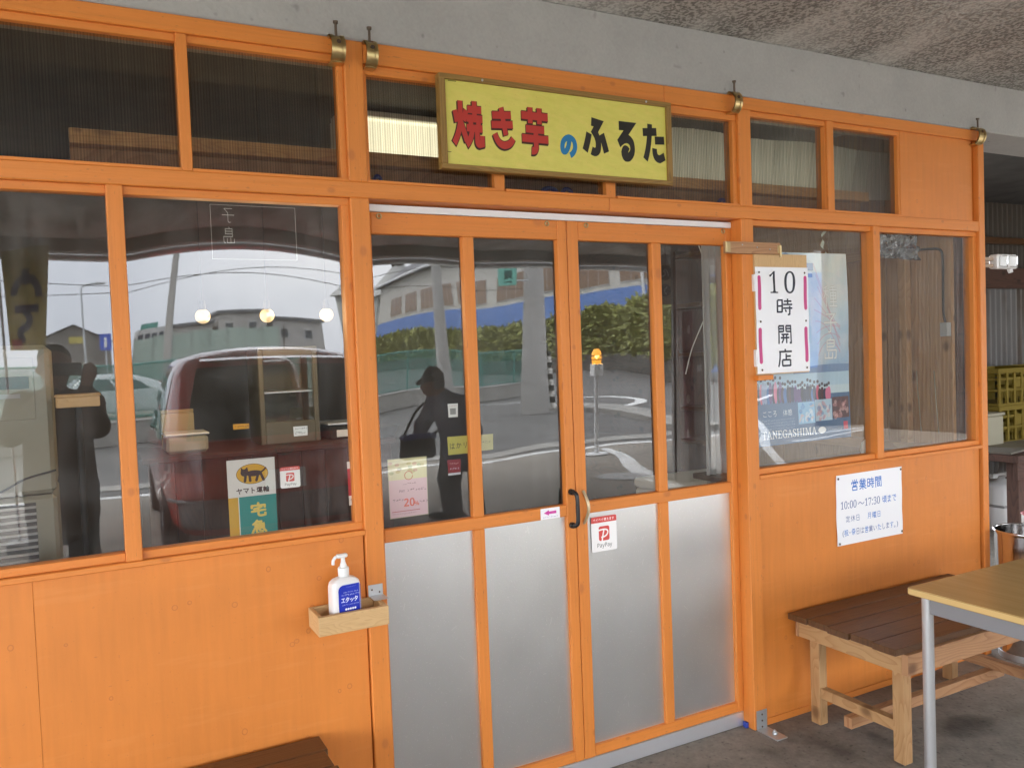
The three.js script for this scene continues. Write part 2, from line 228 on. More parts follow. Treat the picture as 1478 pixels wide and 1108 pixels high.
function glyph(x, ch, x0, y0, w, h, lw, color, cap = 'round', outline) {
  if (!G[ch]) { if (ch !== ' ') { x.save(); x.translate(x0 + w / 2, y0 + h * 0.86); x.scale(w / h, 1); x.fillStyle = color; x.font = `${h}px serif`; x.textAlign = 'center'; x.fillText(ch, 0, 0); x.restore(); } return; }
  const p = new Path2D(G[ch]); x.save(); x.translate(x0, y0); x.scale(w / 100, h / 100); x.lineCap = cap; x.lineJoin = cap === 'butt' ? 'miter' : 'round'; x.miterLimit = 3;
  if (outline) { x.lineWidth = lw + outline[1]; x.strokeStyle = outline[0]; x.stroke(p); }
  x.lineWidth = lw; x.strokeStyle = color; x.stroke(p); x.restore();
}
function line(x, str, x0, y0, size, step, lw, color, vertical = false) { [...str].forEach((c, i) => glyph(x, c, x0 + (vertical ? 0 : i * step), y0 + (vertical ? i * step : 0), size * 0.92, size, lw, color)); }
function scribble(x, x0, y0, w, h, color, seed) { const r = rng(seed); x.fillStyle = color; for (let a = x0; a < x0 + w; a += h * 1.1) for (let k = 0; k < 4; k++) x.fillRect(a + r() * h * 0.6, y0 + r() * h * 0.8, h * (0.15 + 0.5 * r()), h * 0.14); }   // print too small to read
function speckle(x, w, h, n, color, seed, r1 = 2) { const r = rng(seed); x.fillStyle = color; for (let i = 0; i < n; i++) { x.globalAlpha = 0.06 + 0.2 * r(); x.beginPath(); x.ellipse(r() * w, r() * h, 0.4 + r() * r1, 0.4 + r() * r1, 0, 0, 7); x.fill(); } x.globalAlpha = 1; }
function print(c, o = {}) { const t = new THREE.CanvasTexture(c); t.colorSpace = THREE.SRGBColorSpace; return std({ map: t, roughness: 0.55, side: THREE.DoubleSide, ...o }); }

// ---------------------------------------------------------------- the setting under the canopy
const GY = -0.02;
const stains = [[1.72, 0.2, 0.16, 0.3], [1.95, 0.3, 0.1, 0.24], [1.5, 0.16, 0.14, 0.16], [2.72, 0.98, 0.07, 0.06], [2.6, 0.95, 0.06, 0.08], [1.2, 0.5, 0.1, 0.07], [1.62, 0.75, 0.12, 0.08], [2.3, 0.4, 0.22, 0.1]];
const apronMap = tex(2048, 2048, 8, (u, v) => {
  const x = u * 8 - 2, z = v * 8 - 2, f = fbm(u, v, 700, 700, 2, 501), g = fbm(u, v, 150, 150, 4, 505), b = fbm(u, v, 10, 10, 5, 509), st = fbm(u, v, 22, 22, 5, 513);
  let c = mul([0.285, 0.258, 0.218], 0.62 + 0.36 * g + 0.42 * (b - 0.5) + 0.25 * (f - 0.5));
  if (f > 0.84) c = mixc(c, [0.33, 0.30, 0.26], (f - 0.84) * 5); else if (f < 0.17) c = mul(c, 0.6);
  for (const [sx, sz, rx, rz] of stains) { const q = Math.hypot((x - sx) / rx, (z - sz) / rz) + (st - 0.5) * 2.6; if (q < 1) c = mul(c, lerp(0.42, 1, sstep(0.1, 1, q))); }
  return c;
});
const apronBump = tex(1024, 1024, 2, (u, v) => fbm(u, v, 260, 260, 4, 521), true);
M.apron = std({ map: apronMap, bumpMap: apronBump, bumpScale: 0.003, roughness: 0.85 });
const asphaltMap = tex(1024, 1024, 4, (u, v) => { const f = fbm(u, v, 420, 420, 3, 531), b = fbm(u, v, 8, 8, 5, 535); let c = mul([0.135, 0.132, 0.125], 0.55 + 0.6 * f + 0.5 * (b - 0.5)); return f > 0.78 ? mixc(c, [0.25, 0.24, 0.23], (f - 0.78) * 3) : c; });
M.asphalt = std({ map: asphaltMap, bumpMap: apronBump, bumpScale: 0.003, roughness: 0.85 });
const ceilN = (u, v) => { const st = fbm(u, v, 13, 3, 4, 551), sp = fbm(u, v, 380, 330, 4, 555); return [st, sp]; };
M.ceiling = std({ map: tex(2048, 2048, [3.4, 3.4], (u, v) => { const [st, sp] = ceilN(u, v), b = fbm(u, v, 5, 4, 4, 559), d = sstep(0.36, 0.66, st * 0.75 + b * 0.3), g = sstep(0.38, 0.62, sp); return mixc(mixc([0.63, 0.615, 0.575], [0.47, 0.45, 0.415], d), [0.135, 0.127, 0.112], g * (0.22 + 0.6 * d)); }), bumpMap: tex(1024, 1024, [3.4, 3.4], (u, v) => { const [st, sp] = ceilN(u, v); return 0.45 * st + 0.55 * sp; }, true), bumpScale: 0.014, roughness: 0.95 });
M.concrete = std({ map: tex(1024, 512, [2.4, 1.2], (u, v) => { const a = fbm(u, v, 12, 6, 5, 571), f = fbm(u, v, 300, 150, 2, 575), p = fbm(u, v, 70, 40, 2, 577); let c = mul([0.43, 0.415, 0.39], 0.9 + 0.22 * (a - 0.5) + 0.1 * (f - 0.5)); if (p > 0.83) c = mul(c, 1 - (p - 0.83) * 2.4); return c; }), bumpMap: tex(512, 512, 1.2, (u, v) => fbm(u, v, 60, 60, 4, 579), true), bumpScale: 0.002, roughness: 0.85 });

struct('ground', flat(-180, 220, -120, 260, GY - 0.008), M.asphalt);
struct('pavement', grid(1, 1, (u, v) => [lerp(-16, 14, u), GY, lerp(8.75, -14, v)], (p) => [p[0] + 2, p[2] + 2]), M.apron);
const CX = [-6.6, 8.6];
struct('ceiling', uvMetres(new THREE.BoxGeometry(CX[1] - CX[0], 0.3, 6.75).translate((CX[0] + CX[1]) / 2, 2.99, 3.1), 0), M.ceiling);
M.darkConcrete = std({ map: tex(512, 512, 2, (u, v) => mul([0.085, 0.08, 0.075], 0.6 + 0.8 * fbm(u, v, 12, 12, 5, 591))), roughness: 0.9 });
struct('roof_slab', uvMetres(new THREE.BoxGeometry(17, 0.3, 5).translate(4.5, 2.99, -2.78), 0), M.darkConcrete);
struct('ceiling_edge', cbox(CX[0], CX[1], 2.72, 3.5, 6.3, 6.5, 0.01), M.concrete);
struct('ceiling_gutter', rod([CX[0], 2.70, 6.56], [CX[1], 2.70, 6.56], 0.045), M.alu);
struct('girder', cbox(-4.2, 12, 2.603, 2.842, -0.3, -0.004, 0.006), M.concrete);
// ---------------------------------------------------------------- the orange shop front
const shop = thing('shop', 'orange painted timber shop front with glazed double door under the grey concrete girder', 'shop front');
const O = (name, ...b) => part(shop, name, b.map((a) => cbox(...a)), M.orange);
const XL = -2.75, P1 = [-0.0627, 0], P2 = [1.575, 1.641], P3 = [3.1375, 3.183];
// posts run from the floor to the rail and from the rail to the head
O('post', [...P1, GY, 2.107, -0.09, 0, 0.003]); O('post', [...P1, 2.158, 2.601, -0.09, 0, 0.003]);
O('post', [...P2, GY, 2.107, -0.09, 0.001, 0.003]); O('post', [...P2, 2.158, 2.5515, -0.09, 0.001, 0.003]);
O('post', [...P3, GY, 2.601, -0.09, 0.002, 0.003]);
O('rail', [XL, 0.93, 2.107, 2.158, -0.09, 0, 0.003]); O('rail', [0.931, P3[0], 2.107, 2.158, -0.09, 0, 0.003]);
O('head_beam', [XL, P1[0], 2.552, 2.602, -0.09, 0, 0.003]); O('head_beam', [P1[1], 1.2, 2.534, 2.602, -0.09, -0.001, 0.003]); O('head_beam', [1.201, P2[0], 2.534, 2.602, -0.09, -0.001, 0.003]); O('head_beam', [P2[0], P3[0], 2.552, 2.602, -0.09, 0, 0.003]);
const M1 = [-0.7605, -0.7172], M2 = [2.369, 2.4135];
O('mullion', [...M1, 1.0467, 2.107, -0.07, -0.002]); O('mullion', [...M2, 1.0467, 2.107, -0.07, -0.002]);
O('mullion', [-0.558, -0.527, 2.158, 2.552, -0.07, -0.004]); O('mullion', [2.089, 2.129, 2.158, 2.552, -0.07, -0.004]);
O('mullion', [0.459, 0.499, 2.158, 2.534, -0.07, -0.012]); O('mullion', [0.925, 0.968, 2.158, 2.534, -0.07, -0.012]);
O('mullion', [-1.75, -1.71, 1.0467, 2.107, -0.07, -0.002]); O('mullion', [-1.62, -1.585, 2.158, 2.552, -0.07, -0.004]);
O('sill', [XL, P1[0], 1.0295, 1.0462, -0.09, 0.003]); O('sill', [P2[1], P3[0], 1.0295, 1.0462, -0.09, 0.003]);
const PL = (x0, x1, y0, y1) => part(shop, 'panel', cbox(x0, x1, y0, y1, -0.03, -0.012, 0.001, 0), M.ply);
PL(-0.9925, P1[0] - 0.004, GY, 1.0295); PL(XL, -0.993, GY, 1.0295); PL(P2[1], P3[0] - 0.012, GY + 0.03, 1.0295); PL(2.574, P3[0] - 0.035, 2.158, 2.552);
O('skirting', [P2[1], P3[0] - 0.012, GY, GY + 0.029, -0.03, -0.009]);
O('batten', [P3[0] - 0.035, P3[0], 2.158, 2.552, -0.07, -0.03]);
// fixed windows: an inner frame and a pane; the large left pane is bowed
function windowIn(x0, x1, y0, y1, f, bow, label) {   // f: frame widths left, right, bottom, top
  const fr = []; const [l, r, b, t] = f, z0 = -0.06, z1 = -0.016;
  fr.push(cbox(x0, x1, y1 - t, y1, z0, z1, 0.0015)); fr.push(cbox(x0, x1, y0, y0 + b, z0, z1, 0.0015));
  if (l) fr.push(cbox(x0, x0 + l, y0 + b, y1 - t, z0, z1 - 0.0006, 0.0015)); if (r) fr.push(cbox(x1 - r, x1, y0 + b, y1 - t, z0, z1 - 0.0006, 0.0015));
  const w = new THREE.Group(); w.name = 'window'; if (label) w.userData.label = label; shop.add(w); for (const g of fr) part(w, 'frame', g, M.orange);
  part(w, 'pane', pane(x0, x1, y0 + 0.004, y1 - 0.004, -0.04, bow), M.glass);
  return w;
}
const ripple = (s, a) => (u, v) => a * (fbm((u + 1) * 0.25, (v + 1) * 0.25, 6, 6, 2, s) - 0.5);
const WY = [1.0467, 2.107], FR = 0.0235;
windowIn(M1[1], P1[0], ...WY, [0, 0.025, FR, FR], (u, v) => 0.0030 * Math.pow(Math.max(0, v + 0.25), 2) * (1 - u * u) + 0.0004 * u * v, 'large bowed window left of the door');
windowIn(-1.71, M1[0], ...WY, [0, 0, FR, FR], (u, v) => 0.0004 * Math.cos(u * 3) * v);
windowIn(XL, -1.75, ...WY, [0, 0, FR, FR], ripple(3, 0.001));
windowIn(P2[1], M2[0], ...WY, [0, 0, FR, FR], (u, v) => 0.0012 * Math.sin(u * 2.4 + v) * v + 0.0008 * u * u);
windowIn(M2[1], P3[0], ...WY, [0.004, 0.025, FR, FR], (u, v) => 0.0006 * u * v);
// ribbed transom lights over the rail
function transom(x0, x1, l, r, top = 2.552, drop = 0.022, mat = M.polycarb) {
  const z0 = -0.06, z1 = -0.014, fr = [cbox(x0, x1, top - drop, top, z0, z1, 0.0015), cbox(x0, x1, 2.158, 2.167, z0, -0.002, 0.001)];
  if (l) fr.push(cbox(x0, x0 + l, 2.167, top - drop, z0, z1 - 0.0006, 0.0015)); if (r) fr.push(cbox(x1 - r, x1, 2.167, top - drop, z0, z1 - 0.0006, 0.0015));
  const w = new THREE.Group(); w.name = 'transom_window'; shop.add(w); for (const g of fr) part(w, 'frame', g, M.orange);
  part(w, 'pane', pane(x0, x1, 2.16, top - 0.004, -0.035, ripple(Math.round(x0 * 7) + 40, 0.0012), 10), mat);
}
transom(-1.585, -0.558, 0, 0); transom(-0.527, P1[0], 0, 0.021); transom(P1[1], 0.459, 0.012, 0, 2.534, 0.03); transom(0.499, 0.925, 0, 0, 2.534, 0.03); transom(0.968, P2[0], 0, 0.021, 2.534, 0.03, M.polycarbMilky);
transom(P2[1], 2.089, 0, 0.006, 2.552, 0.022, M.polycarbMilky); transom(2.129, 2.574, 0.006, 0.012, 2.552, 0.022, M.polycarbMilky); transom(XL, -1.62, 0, 0);
// the double door
function door(x0, x1, m0, m1, l, r, label, bow) {
  const z0 = -0.092, z1 = -0.06, f = [];
  f.push(cbox(x0, x0 + l, 0.045, 2.076, z0, z1, 0.0025), cbox(x1 - r, x1, 0.045, 2.076, z0, z1, 0.0025));
  for (const [a, b] of [[2.005, 2.0755], [0.979, 1.0226], [0.0455, 0.0864]]) f.push(cbox(x0 + l, x1 - r, a, b, z0, z1 - 0.001, 0.0025));
  f.push(cbox(m0, m1, 1.0226, 2.005, z0, z1 - 0.0016, 0.0025), cbox(m0, m1, 0.0864, 0.979, z0, z1 - 0.0016, 0.0025));
  const d = part(shop, 'door', f, M.orange, label);
  for (const [a, b, k] of [[x0 + l, m0, 0], [m1, x1 - r, 1]]) {
    part(d, 'pane', pane(a, b, 1.0226, 2.005, -0.082, bow[k]), M.glass);
    part(d, 'door_panel', pane(a, b, 0.0864, 0.979, -0.078, ripple(60 + k + Math.round(x0 * 9), 0.0005), 12), M.doorSheet);
  }
  return d;
}
const doorL = door(-0.02, 0.7735, 0.3508, 0.393, 0.042, 0.0395, 'left leaf of the double door with black handle', [(u, v) => 0.0012 * v * (1 - u * u) + 0.0003 * u * v, (u, v) => 0.0004 * v * Math.sin(u * 2.2) - 0.0004 * u]);
const doorR = door(0.7765, P2[0] - 0.001, 1.1665, 1.2098, 0.0473, 0.0318, 'right leaf of the double door with pale curved handle', [(u, v) => 0.0005 * v * (1 - u * u) + 0.0005 * Math.sin(3 * v), (u, v) => 0.0004 * v * u]);
part(shop, 'door_rail', [cbox(-0.02, P2[0], 2.0768, 2.1005, -0.085, -0.058, 0.002)], M.white, 'white plastic door rail under the timber rail');
part(shop, 'threshold', [cbox(-0.02, P2[0], GY + 0.002, 0.043, -0.094, -0.06, 0.003)], M.alu, 'aluminium threshold under the doors');
part(shop, 'tape', cbox(1.562, 1.574, GY + 0.0005, 0.004, -0.056, -0.034, 0.001), M.blue, 'scrap of blue tape at the threshold');
for (const [x, d] of [[0.05, doorL], [0.69, doorL], [0.86, doorR], [1.53, doorR]]) part(d, 'screw_eye', new THREE.TorusGeometry(0.0075, 0.0028, 8, 18).translate(x, 2.062, -0.058), M.oldBrass);
{ // handles
  const h = tube([[0.752, 1.07, -0.06], [0.754, 1.069, -0.035], [0.757, 1.055, -0.024], [0.7575, 1.0, -0.022], [0.757, 0.957, -0.024], [0.753, 0.946, -0.036], [0.751, 0.945, -0.06]], 0.0078, 40, 10);
  part(doorL, 'handle', [h, rod([0.753, 1.07, -0.06], [0.753, 1.07, -0.046], 0.012, 0.011), rod([0.752, 0.945, -0.06], [0.752, 0.945, -0.046], 0.012, 0.011)], M.black);
  const g = grid(6, 26, (u, v) => { const a = v * Math.PI, s = Math.sin(a); return [0.806 + 0.006 * (2 * u - 1) + 0.008 * s, 0.942 + 0.128 * v, -0.058 + 0.024 * s + 0.0015 * Math.sin(u * Math.PI)]; });
  const g2 = grid(6, 26, (u, v) => { const a = v * Math.PI, s = Math.sin(a); return [0.812 - 0.006 * (2 * u) + 0.008 * s, 0.942 + 0.128 * v, -0.062 + 0.024 * s]; });
  part(doorR, 'handle', [g, g2], std({ color: rgb(0.66, 0.52, 0.32), metalness: 0.5, roughness: 0.35 }));
}
// steel angle that pins the right post to the floor
{
  const b = part(shop, 'floor_bracket', [cbox(1.583, 1.641, GY + 0.004, 0.062, 0.002, 0.0055, 0.001), cbox(1.583, 1.641, GY + 0.0005, GY + 0.006, 0.0055, 0.118, 0.001)], M.galv, 'galvanised angle bracket at the foot of the post');
  part(b, 'bolt', [new THREE.CylinderGeometry(0.011, 0.012, 0.008, 6).translate(1.618, GY + 0.01, 0.07), new THREE.SphereGeometry(0.007, 10, 8).translate(1.618, GY + 0.016, 0.07)], M.galv);
  for (let k = 0; k < 3; k++) part(b, 'screw', new THREE.CylinderGeometry(0.004, 0.004, 0.002, 10).rotateX(Math.PI / 2).translate(1.612, 0.044 - 0.026 * k, 0.0062), M.bolt);
}
// walls that close the room behind
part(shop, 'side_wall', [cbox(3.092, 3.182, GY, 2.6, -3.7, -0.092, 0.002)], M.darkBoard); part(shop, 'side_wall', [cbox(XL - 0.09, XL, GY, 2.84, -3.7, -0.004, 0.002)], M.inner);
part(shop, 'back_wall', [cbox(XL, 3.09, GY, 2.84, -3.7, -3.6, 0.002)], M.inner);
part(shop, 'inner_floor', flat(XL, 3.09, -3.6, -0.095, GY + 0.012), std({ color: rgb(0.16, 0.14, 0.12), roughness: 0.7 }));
// ---------------------------------------------------------------- beam clamps over the head beam
{
  const prof = (r0) => { const s = []; for (let i = 0; i <= 16; i++) { const a = lerp(2.5, -1.25, i / 16); s.push([Math.cos(a) * r0 * 1.0, Math.sin(a) * r0 * 1.12]); } return s; };
  const build = (at, label, wide) => {
    const t = thing('beam_clamp', label, 'clamp', at, 0, 'brass coloured clamps over the head beam');
    const a = prof(0.037), w = wide;
    const strap = (x0, x1, r, lift) => grid(2, 16, (u, v) => { const k = v * 16, i = Math.min(15, Math.floor(k)), f = k - i; const p = [lerp(a[i][0], a[i + 1][0], f), lerp(a[i][1], a[i + 1][1], f)]; return [lerp(x0, x1, u), p[1] * r, p[0] * r + lift]; });
    part(t, 'strap', [strap(-w / 2, w / 2, 1, 0), strap(-w / 2, w / 2, 0.9, 0), strap(-w / 2 - 0.001, -w / 2 + 0.009, 1.08, 0), strap(w / 2 - 0.009, w / 2 + 0.001, 1.08, 0), cbox(-w / 2, w / 2, -0.043, -0.038, -0.03, 0.016, 0.001), cbox(-w / 2, w / 2, 0.034, 0.041, -0.03, 0.003, 0.001)], M.brass);
    part(t, 'hole', new THREE.CylinderGeometry(0.0065, 0.0065, 0.003, 14).rotateX(Math.PI / 2 - 0.35).translate(0.001, 0.0145, 0.0365), M.bolt);
    part(t, 'bolt', [rod([0, 0.03, 0.012], [0, 0.078, 0.012], 0.0042), new THREE.CylinderGeometry(0.008, 0.0075, 0.007, 12).translate(0, 0.081, 0.012)], M.bolt);
    return t;
  };
  build([-0.09, 2.561, 0.006], 'brass clamp on the head beam, leftmost, just left of the post', 0.042);
  build([0.018, 2.558, 0.006], 'brass clamp on the head beam just right of the post beside the yellow sign', 0.036);
  build([1.541, 2.568, 0.006], 'brass clamp on the head beam above the right door post', 0.036);
  build([3.112, 2.57, 0.006], 'brass clamp on the head beam at the right corner above the orange panel', 0.05);
}
// ---------------------------------------------------------------- the yellow sign
{
  const W = 0.956, H = 0.311, t = thing('shop_sign', 'yellow shop sign with red and black hand lettering in a brown frame', 'sign', [0.718, 2.3655, 0.012]);
  const [c, x] = canvas(1824, 558, '#d6cd63');
  { const r = rng(9); for (let i = 0; i < 2600; i++) { x.globalAlpha = 0.025; x.fillStyle = r() < 0.5 ? '#f0e98c' : '#a89a3c'; x.beginPath(); x.ellipse(r() * 1824, r() * 558, 8 + r() * 70, 4 + r() * 20, r() * 0.3, 0, 7); x.fill(); } x.globalAlpha = 1; speckle(x, 1824, 558, 260, '#5a4a20', 12, 3); }
  const big = (ch, u0, u1, v0, v1, lw, col, out) => glyph(x, ch, u0 * 1824, v0 * 558, (u1 - u0) * 1824, (v1 - v0) * 558, lw, col, 'butt', out);
  x.save(); x.translate(-5, 7); big('焼', 0.028, 0.152, 0.2, 0.775, 15, '#33160f', ['#33160f', 5]); big('き', 0.178, 0.288, 0.24, 0.755, 17, '#33160f', ['#33160f', 5]); big('芋', 0.31, 0.436, 0.205, 0.785, 16, '#33160f', ['#33160f', 5]); x.restore();
  big('焼', 0.028, 0.152, 0.2, 0.775, 15, '#b5342a', ['#4a1a12', 4]); big('き', 0.178, 0.288, 0.24, 0.755, 17, '#b5342a', ['#4a1a12', 4]); big('芋', 0.31, 0.436, 0.205, 0.785, 16, '#b5342a', ['#4a1a12', 4]);
  big('の', 0.482, 0.56, 0.49, 0.78, 25, '#1f74a6'); big('ふ', 0.59, 0.708, 0.255, 0.755, 22, '#24211b'); big('る', 0.742, 0.844, 0.245, 0.755, 23, '#24211b'); big('た', 0.874, 0.995, 0.22, 0.75, 20, '#24211b');
  x.fillStyle = '#4b3f1a'; x.fillRect(30, 6, 60, 5); x.fillRect(10, 470, 26, 4);
  part(t, 'board', [grid(1, 1, (u, v) => [(u - 0.5) * 0.914, (v - 0.5) * 0.281, 0.022])], print(c, { roughness: 0.38 }));
  part(t, 'back_board', cbox(-0.46, 0.46, -0.142, 0.142, 0.002, 0.019, 0.001), M.reddish);
  const fm = std({ map: brownMap, color: rgb(2.5, 3.1, 1.8), roughness: 0.55 });
  for (const b of [[-W / 2, W / 2, H / 2 - 0.017, H / 2], [-W / 2, W / 2, -H / 2, -H / 2 + 0.017], [-W / 2, -W / 2 + 0.022, -H / 2 + 0.017, H / 2 - 0.017], [W / 2 - 0.022, W / 2, -H / 2 + 0.017, H / 2 - 0.017]]) part(t, 'frame', cbox(...b, 0, 0.033, 0.0015), fm);
  for (const a of [-0.32, 0.36]) part(t, 'screw', new THREE.SphereGeometry(0.004, 8, 6).translate(a, H / 2 - 0.008, 0.033), M.galv);
}
// ---------------------------------------------------------------- the hinged opening-hour board
{
  const arm = thing('wooden_arm', 'short wooden arm screwed across the right door post above the opening board', 'wooden arm', [1.616, 1.986, 0.004]);
  part(arm, 'board', cbox(-0.145, 0.15, -0.024, 0.024, 0, 0.02, 0.0015), M.reddish);
  part(arm, 'hinge', [cbox(-0.151, -0.125, -0.021, 0.021, 0.02, 0.023, 0.001), rod([-0.15, -0.02, 0.024], [-0.15, 0.02, 0.024], 0.005)], M.oldBrass); part(arm, 'hook', [rod([0.146, -0.036, 0.024], [0.146, 0.014, 0.024], 0.005), cbox(0.132, 0.15, -0.02, 0.012, 0.02, 0.023, 0.001)], M.oldBrass);
  for (const a of [-0.06, 0.02, 0.09]) part(arm, 'screw', new THREE.SphereGeometry(0.003, 8, 6).translate(a, 0.005 - a * 0.1, 0.02), M.galv);
  const t = thing('opening_board', 'wooden board with white sheet giving the ten o\'clock opening time in black and pink', 'board sign', [1.782, 1.69, -0.004]);
  part(t, 'board', cbox(-0.15, 0.15, -0.225, 0.275, 0, 0.014, 0.001, 1), M.tray);
  part(t, 'hinge', cbox(-0.158, -0.15, 0.12, 0.19, 0.004, 0.018, 0.001), M.white); part(t, 'hinge', cbox(-0.158, -0.15, -0.19, -0.12, 0.004, 0.018, 0.001), M.white);
  part(t, 'ledge', cbox(-0.16, -0.075, -0.247, -0.2265, 0, 0.03, 0.001), M.orange);
  const [c, x] = canvas(760, 1110, '#efeeee');
  { const r = rng(21); x.strokeStyle = '#ffffff'; for (let i = 0; i < 34; i++) { x.globalAlpha = 0.35 * r(); x.lineWidth = 2 + r() * 5; x.beginPath(); const a = r() * 760, b = r() * 1110; x.moveTo(a, b); x.quadraticCurveTo(a + 40, b + 60, a + 60 * r(), b + 160 * r()); x.stroke(); } x.globalAlpha = 1; }
  x.fillStyle = '#c43f78'; x.lineCap = 'round'; for (const [u, a, b] of [[0.072, 0.085, 0.395], [0.94, 0.085, 0.4], [0.066, 0.575, 0.9], [0.94, 0.575, 0.905]]) { x.strokeStyle = '#c43f78'; x.lineWidth = 46; x.beginPath(); x.moveTo(u * 760, a * 1110 + 15); x.lineTo(u * 760 + 3, b * 1110 - 15); x.stroke(); }
  x.fillStyle = '#1d1a1a'; x.font = '330px serif'; x.textAlign = 'center'; x.save(); x.translate(262, 272); x.scale(0.86, 0.97); x.fillText('1', 0, 0); x.restore(); x.save(); x.translate(490, 272); x.scale(1.02, 0.97); x.fillText('0', 0, 0); x.restore();
  glyph(x, '時', 285, 318, 235, 195, 9.5, '#1d1a1a', 'butt'); glyph(x, '開', 290, 600, 220, 215, 9, '#1d1a1a', 'butt'); glyph(x, '店', 285, 852, 230, 208, 9.5, '#1d1a1a', 'butt');
  part(t, 'sheet', sheet(0.302, 0.441, (u, v) => 0.0165 + 0.002 * Math.sin(u * 3 + v * 4) * Math.sin(v * 5) + 0.0015 * u * u, 20), print(c, { roughness: 0.25 }));
  for (const [a, b] of [[-0.132, 0.198], [0.128, 0.198], [-0.13, -0.005], [0.13, -0.005], [-0.128, -0.205], [0.13, -0.205]]) part(t, 'tack', new THREE.SphereGeometry(0.0048, 8, 6).scale(1, 1, 0.5).translate(a, b, 0.021), M.bolt);
}
// ---------------------------------------------------------------- travel poster inside the right-hand window
{
  const [c, x] = canvas(760, 1130, '#8fb3cf');
  let g = x.createLinearGradient(0, 0, 760, 640); g.addColorStop(0, '#8fb9e2'); g.addColorStop(0.35, '#cfe0e8'); g.addColorStop(0.55, '#efe6cf'); g.addColorStop(0.8, '#a9c4d8'); g.addColorStop(1, '#6f96c0'); x.fillStyle = g; x.fillRect(0, 0, 760, 760);
  { const r = rng(31); for (let i = 0; i < 260; i++) { x.globalAlpha = 0.10; x.fillStyle = ['#f4ecd6', '#7fa0c4', '#d8dfe0', '#8bb6b6', '#f2d9d0'][i % 5]; x.beginPath(); x.ellipse(r() * 760, r() * 700, 20 + r() * 90, 14 + r() * 60, r() * 3, 0, 7); x.fill(); } x.globalAlpha = 1; }
  x.fillStyle = '#4a6da5'; x.fillRect(0, 60, 480, 46); x.fillStyle = '#dfe9f2'; x.fillRect(0, 112, 470, 12); x.fillStyle = '#3f5f96'; x.fillRect(0, 124, 470, 22); x.fillStyle = '#5a7fb4'; x.beginPath(); x.moveTo(120, 66); x.lineTo(260, 0); x.lineTo(400, 66); x.fill();
  { const r = rng(33); x.fillStyle = '#7fb49a'; for (let i = 0; i < 140; i++) { x.globalAlpha = 0.25; x.fillRect(250 + r() * 190, 280 + r() * 180, 4 + r() * 8, 60 + r() * 60); } x.fillStyle = '#5f3f86'; for (let i = 0; i < 22; i++) { x.fillRect(r() * 120, 150 + r() * 520, 10, 30); } x.strokeStyle = '#c9566a'; x.lineWidth = 7; for (let i = 0; i < 9; i++) { x.globalAlpha = 0.35; x.beginPath(); x.moveTo(470 + r() * 40, 60 + i * 70); x.quadraticCurveTo(580, 300 + i * 20, 690, 420 + r() * 240); x.stroke(); } x.globalAlpha = 1; }
  x.lineJoin = 'round'; for (const [i, ch] of [...'種子島'].entries()) glyph(x, ch, 548, 190 + i * 160, 120, 140, 6, '#f4f2ea', 'butt', ['#b09478', 3]);
  x.fillStyle = '#5d84ad'; x.fillRect(0, 690, 760, 30); x.fillStyle = '#9fc0d4'; x.fillRect(0, 712, 760, 140); x.fillStyle = '#c9dbe2'; x.fillRect(0, 800, 760, 50); x.fillStyle = '#47699a'; x.beginPath(); x.moveTo(300, 700); x.quadraticCurveTo(520, 660, 760, 676); x.lineTo(760, 720); x.lineTo(300, 720); x.fill();
  x.fillStyle = '#496b91'; x.fillRect(0, 850, 760, 280);
  { const r = rng(35); const cl = ['#2b3550', '#5c3f78', '#d06a86', '#e07a9c', '#3a6fb0', '#2f3440', '#8f9fc0', '#4d3340']; for (let i = 0; i < 30; i++) { const px = 10 + i * 20 + r() * 8, h = 130 + r() * 40 - i * 2; x.fillStyle = cl[Math.floor(r() * 8)]; x.beginPath(); x.ellipse(px, 900 - h / 2, 15, h / 2.4, 0, 0, 7); x.fill(); x.fillStyle = '#241d22'; x.beginPath(); x.arc(px, 890 - h, 10, 0, 7); x.fill(); } }
  x.fillStyle = '#496b91'; x.fillRect(0, 905, 760, 225);
  for (const [i, col] of ['#8fbfe0', '#b9d2e2', '#5a3b40'].entries()) { x.fillStyle = col; x.fillRect(330 + i * 142, 892 - i * 8, 138, 130); const r = rng(40 + i); for (let k = 0; k < 26; k++) { x.fillStyle = [['#e9eef0', '#4a86c4', '#e2b6a8'], ['#d49aa0', '#7f93b8', '#efe0dc'], ['#e6b8b0', '#7a4a48', '#c98f90']][i][k % 3]; x.globalAlpha = 0.6; x.beginPath(); x.ellipse(345 + i * 142 + r() * 108, 905 + r() * 100, 6 + r() * 16, 5 + r() * 12, r() * 3, 0, 7); x.fill(); } x.globalAlpha = 1; }
  line(x, 'こころに体感', 40, 925, 40, 41, 8, '#e6ebf0'); for (let i = 0; i < 4; i++) scribble(x, 36, 978 + i * 17, 260, 12, '#b7c6d8', 50 + i);
  x.globalAlpha = 0.32; x.fillStyle = '#eaf3fb'; x.fillRect(0, 0, 760, 800); x.globalAlpha = 1; x.fillStyle = '#eef1f4'; x.font = '64px serif'; x.save(); x.translate(30, 1092); x.scale(0.93, 1); x.fillText('TANEGASHIMA', 0, 0); x.restore(); x.beginPath(); x.ellipse(520, 1070, 32, 20, 0, 0, 7); x.fill(); scribble(x, 566, 1070, 120, 10, '#c7d2de', 61); x.fillStyle = '#d2506a'; x.fillRect(700, 1030, 36, 48);
  solo('poster', sheet(0.565, 0.83, (u, v) => 0.006 * u * u * (v < 0 ? 1 : 0.6) + 0.004 * Math.sin(v * 4), 20).translate(1.975, 1.57, -0.062), print(c), 'blue and cream travel poster with a crowd by the sea behind the opening board', 'poster');
}
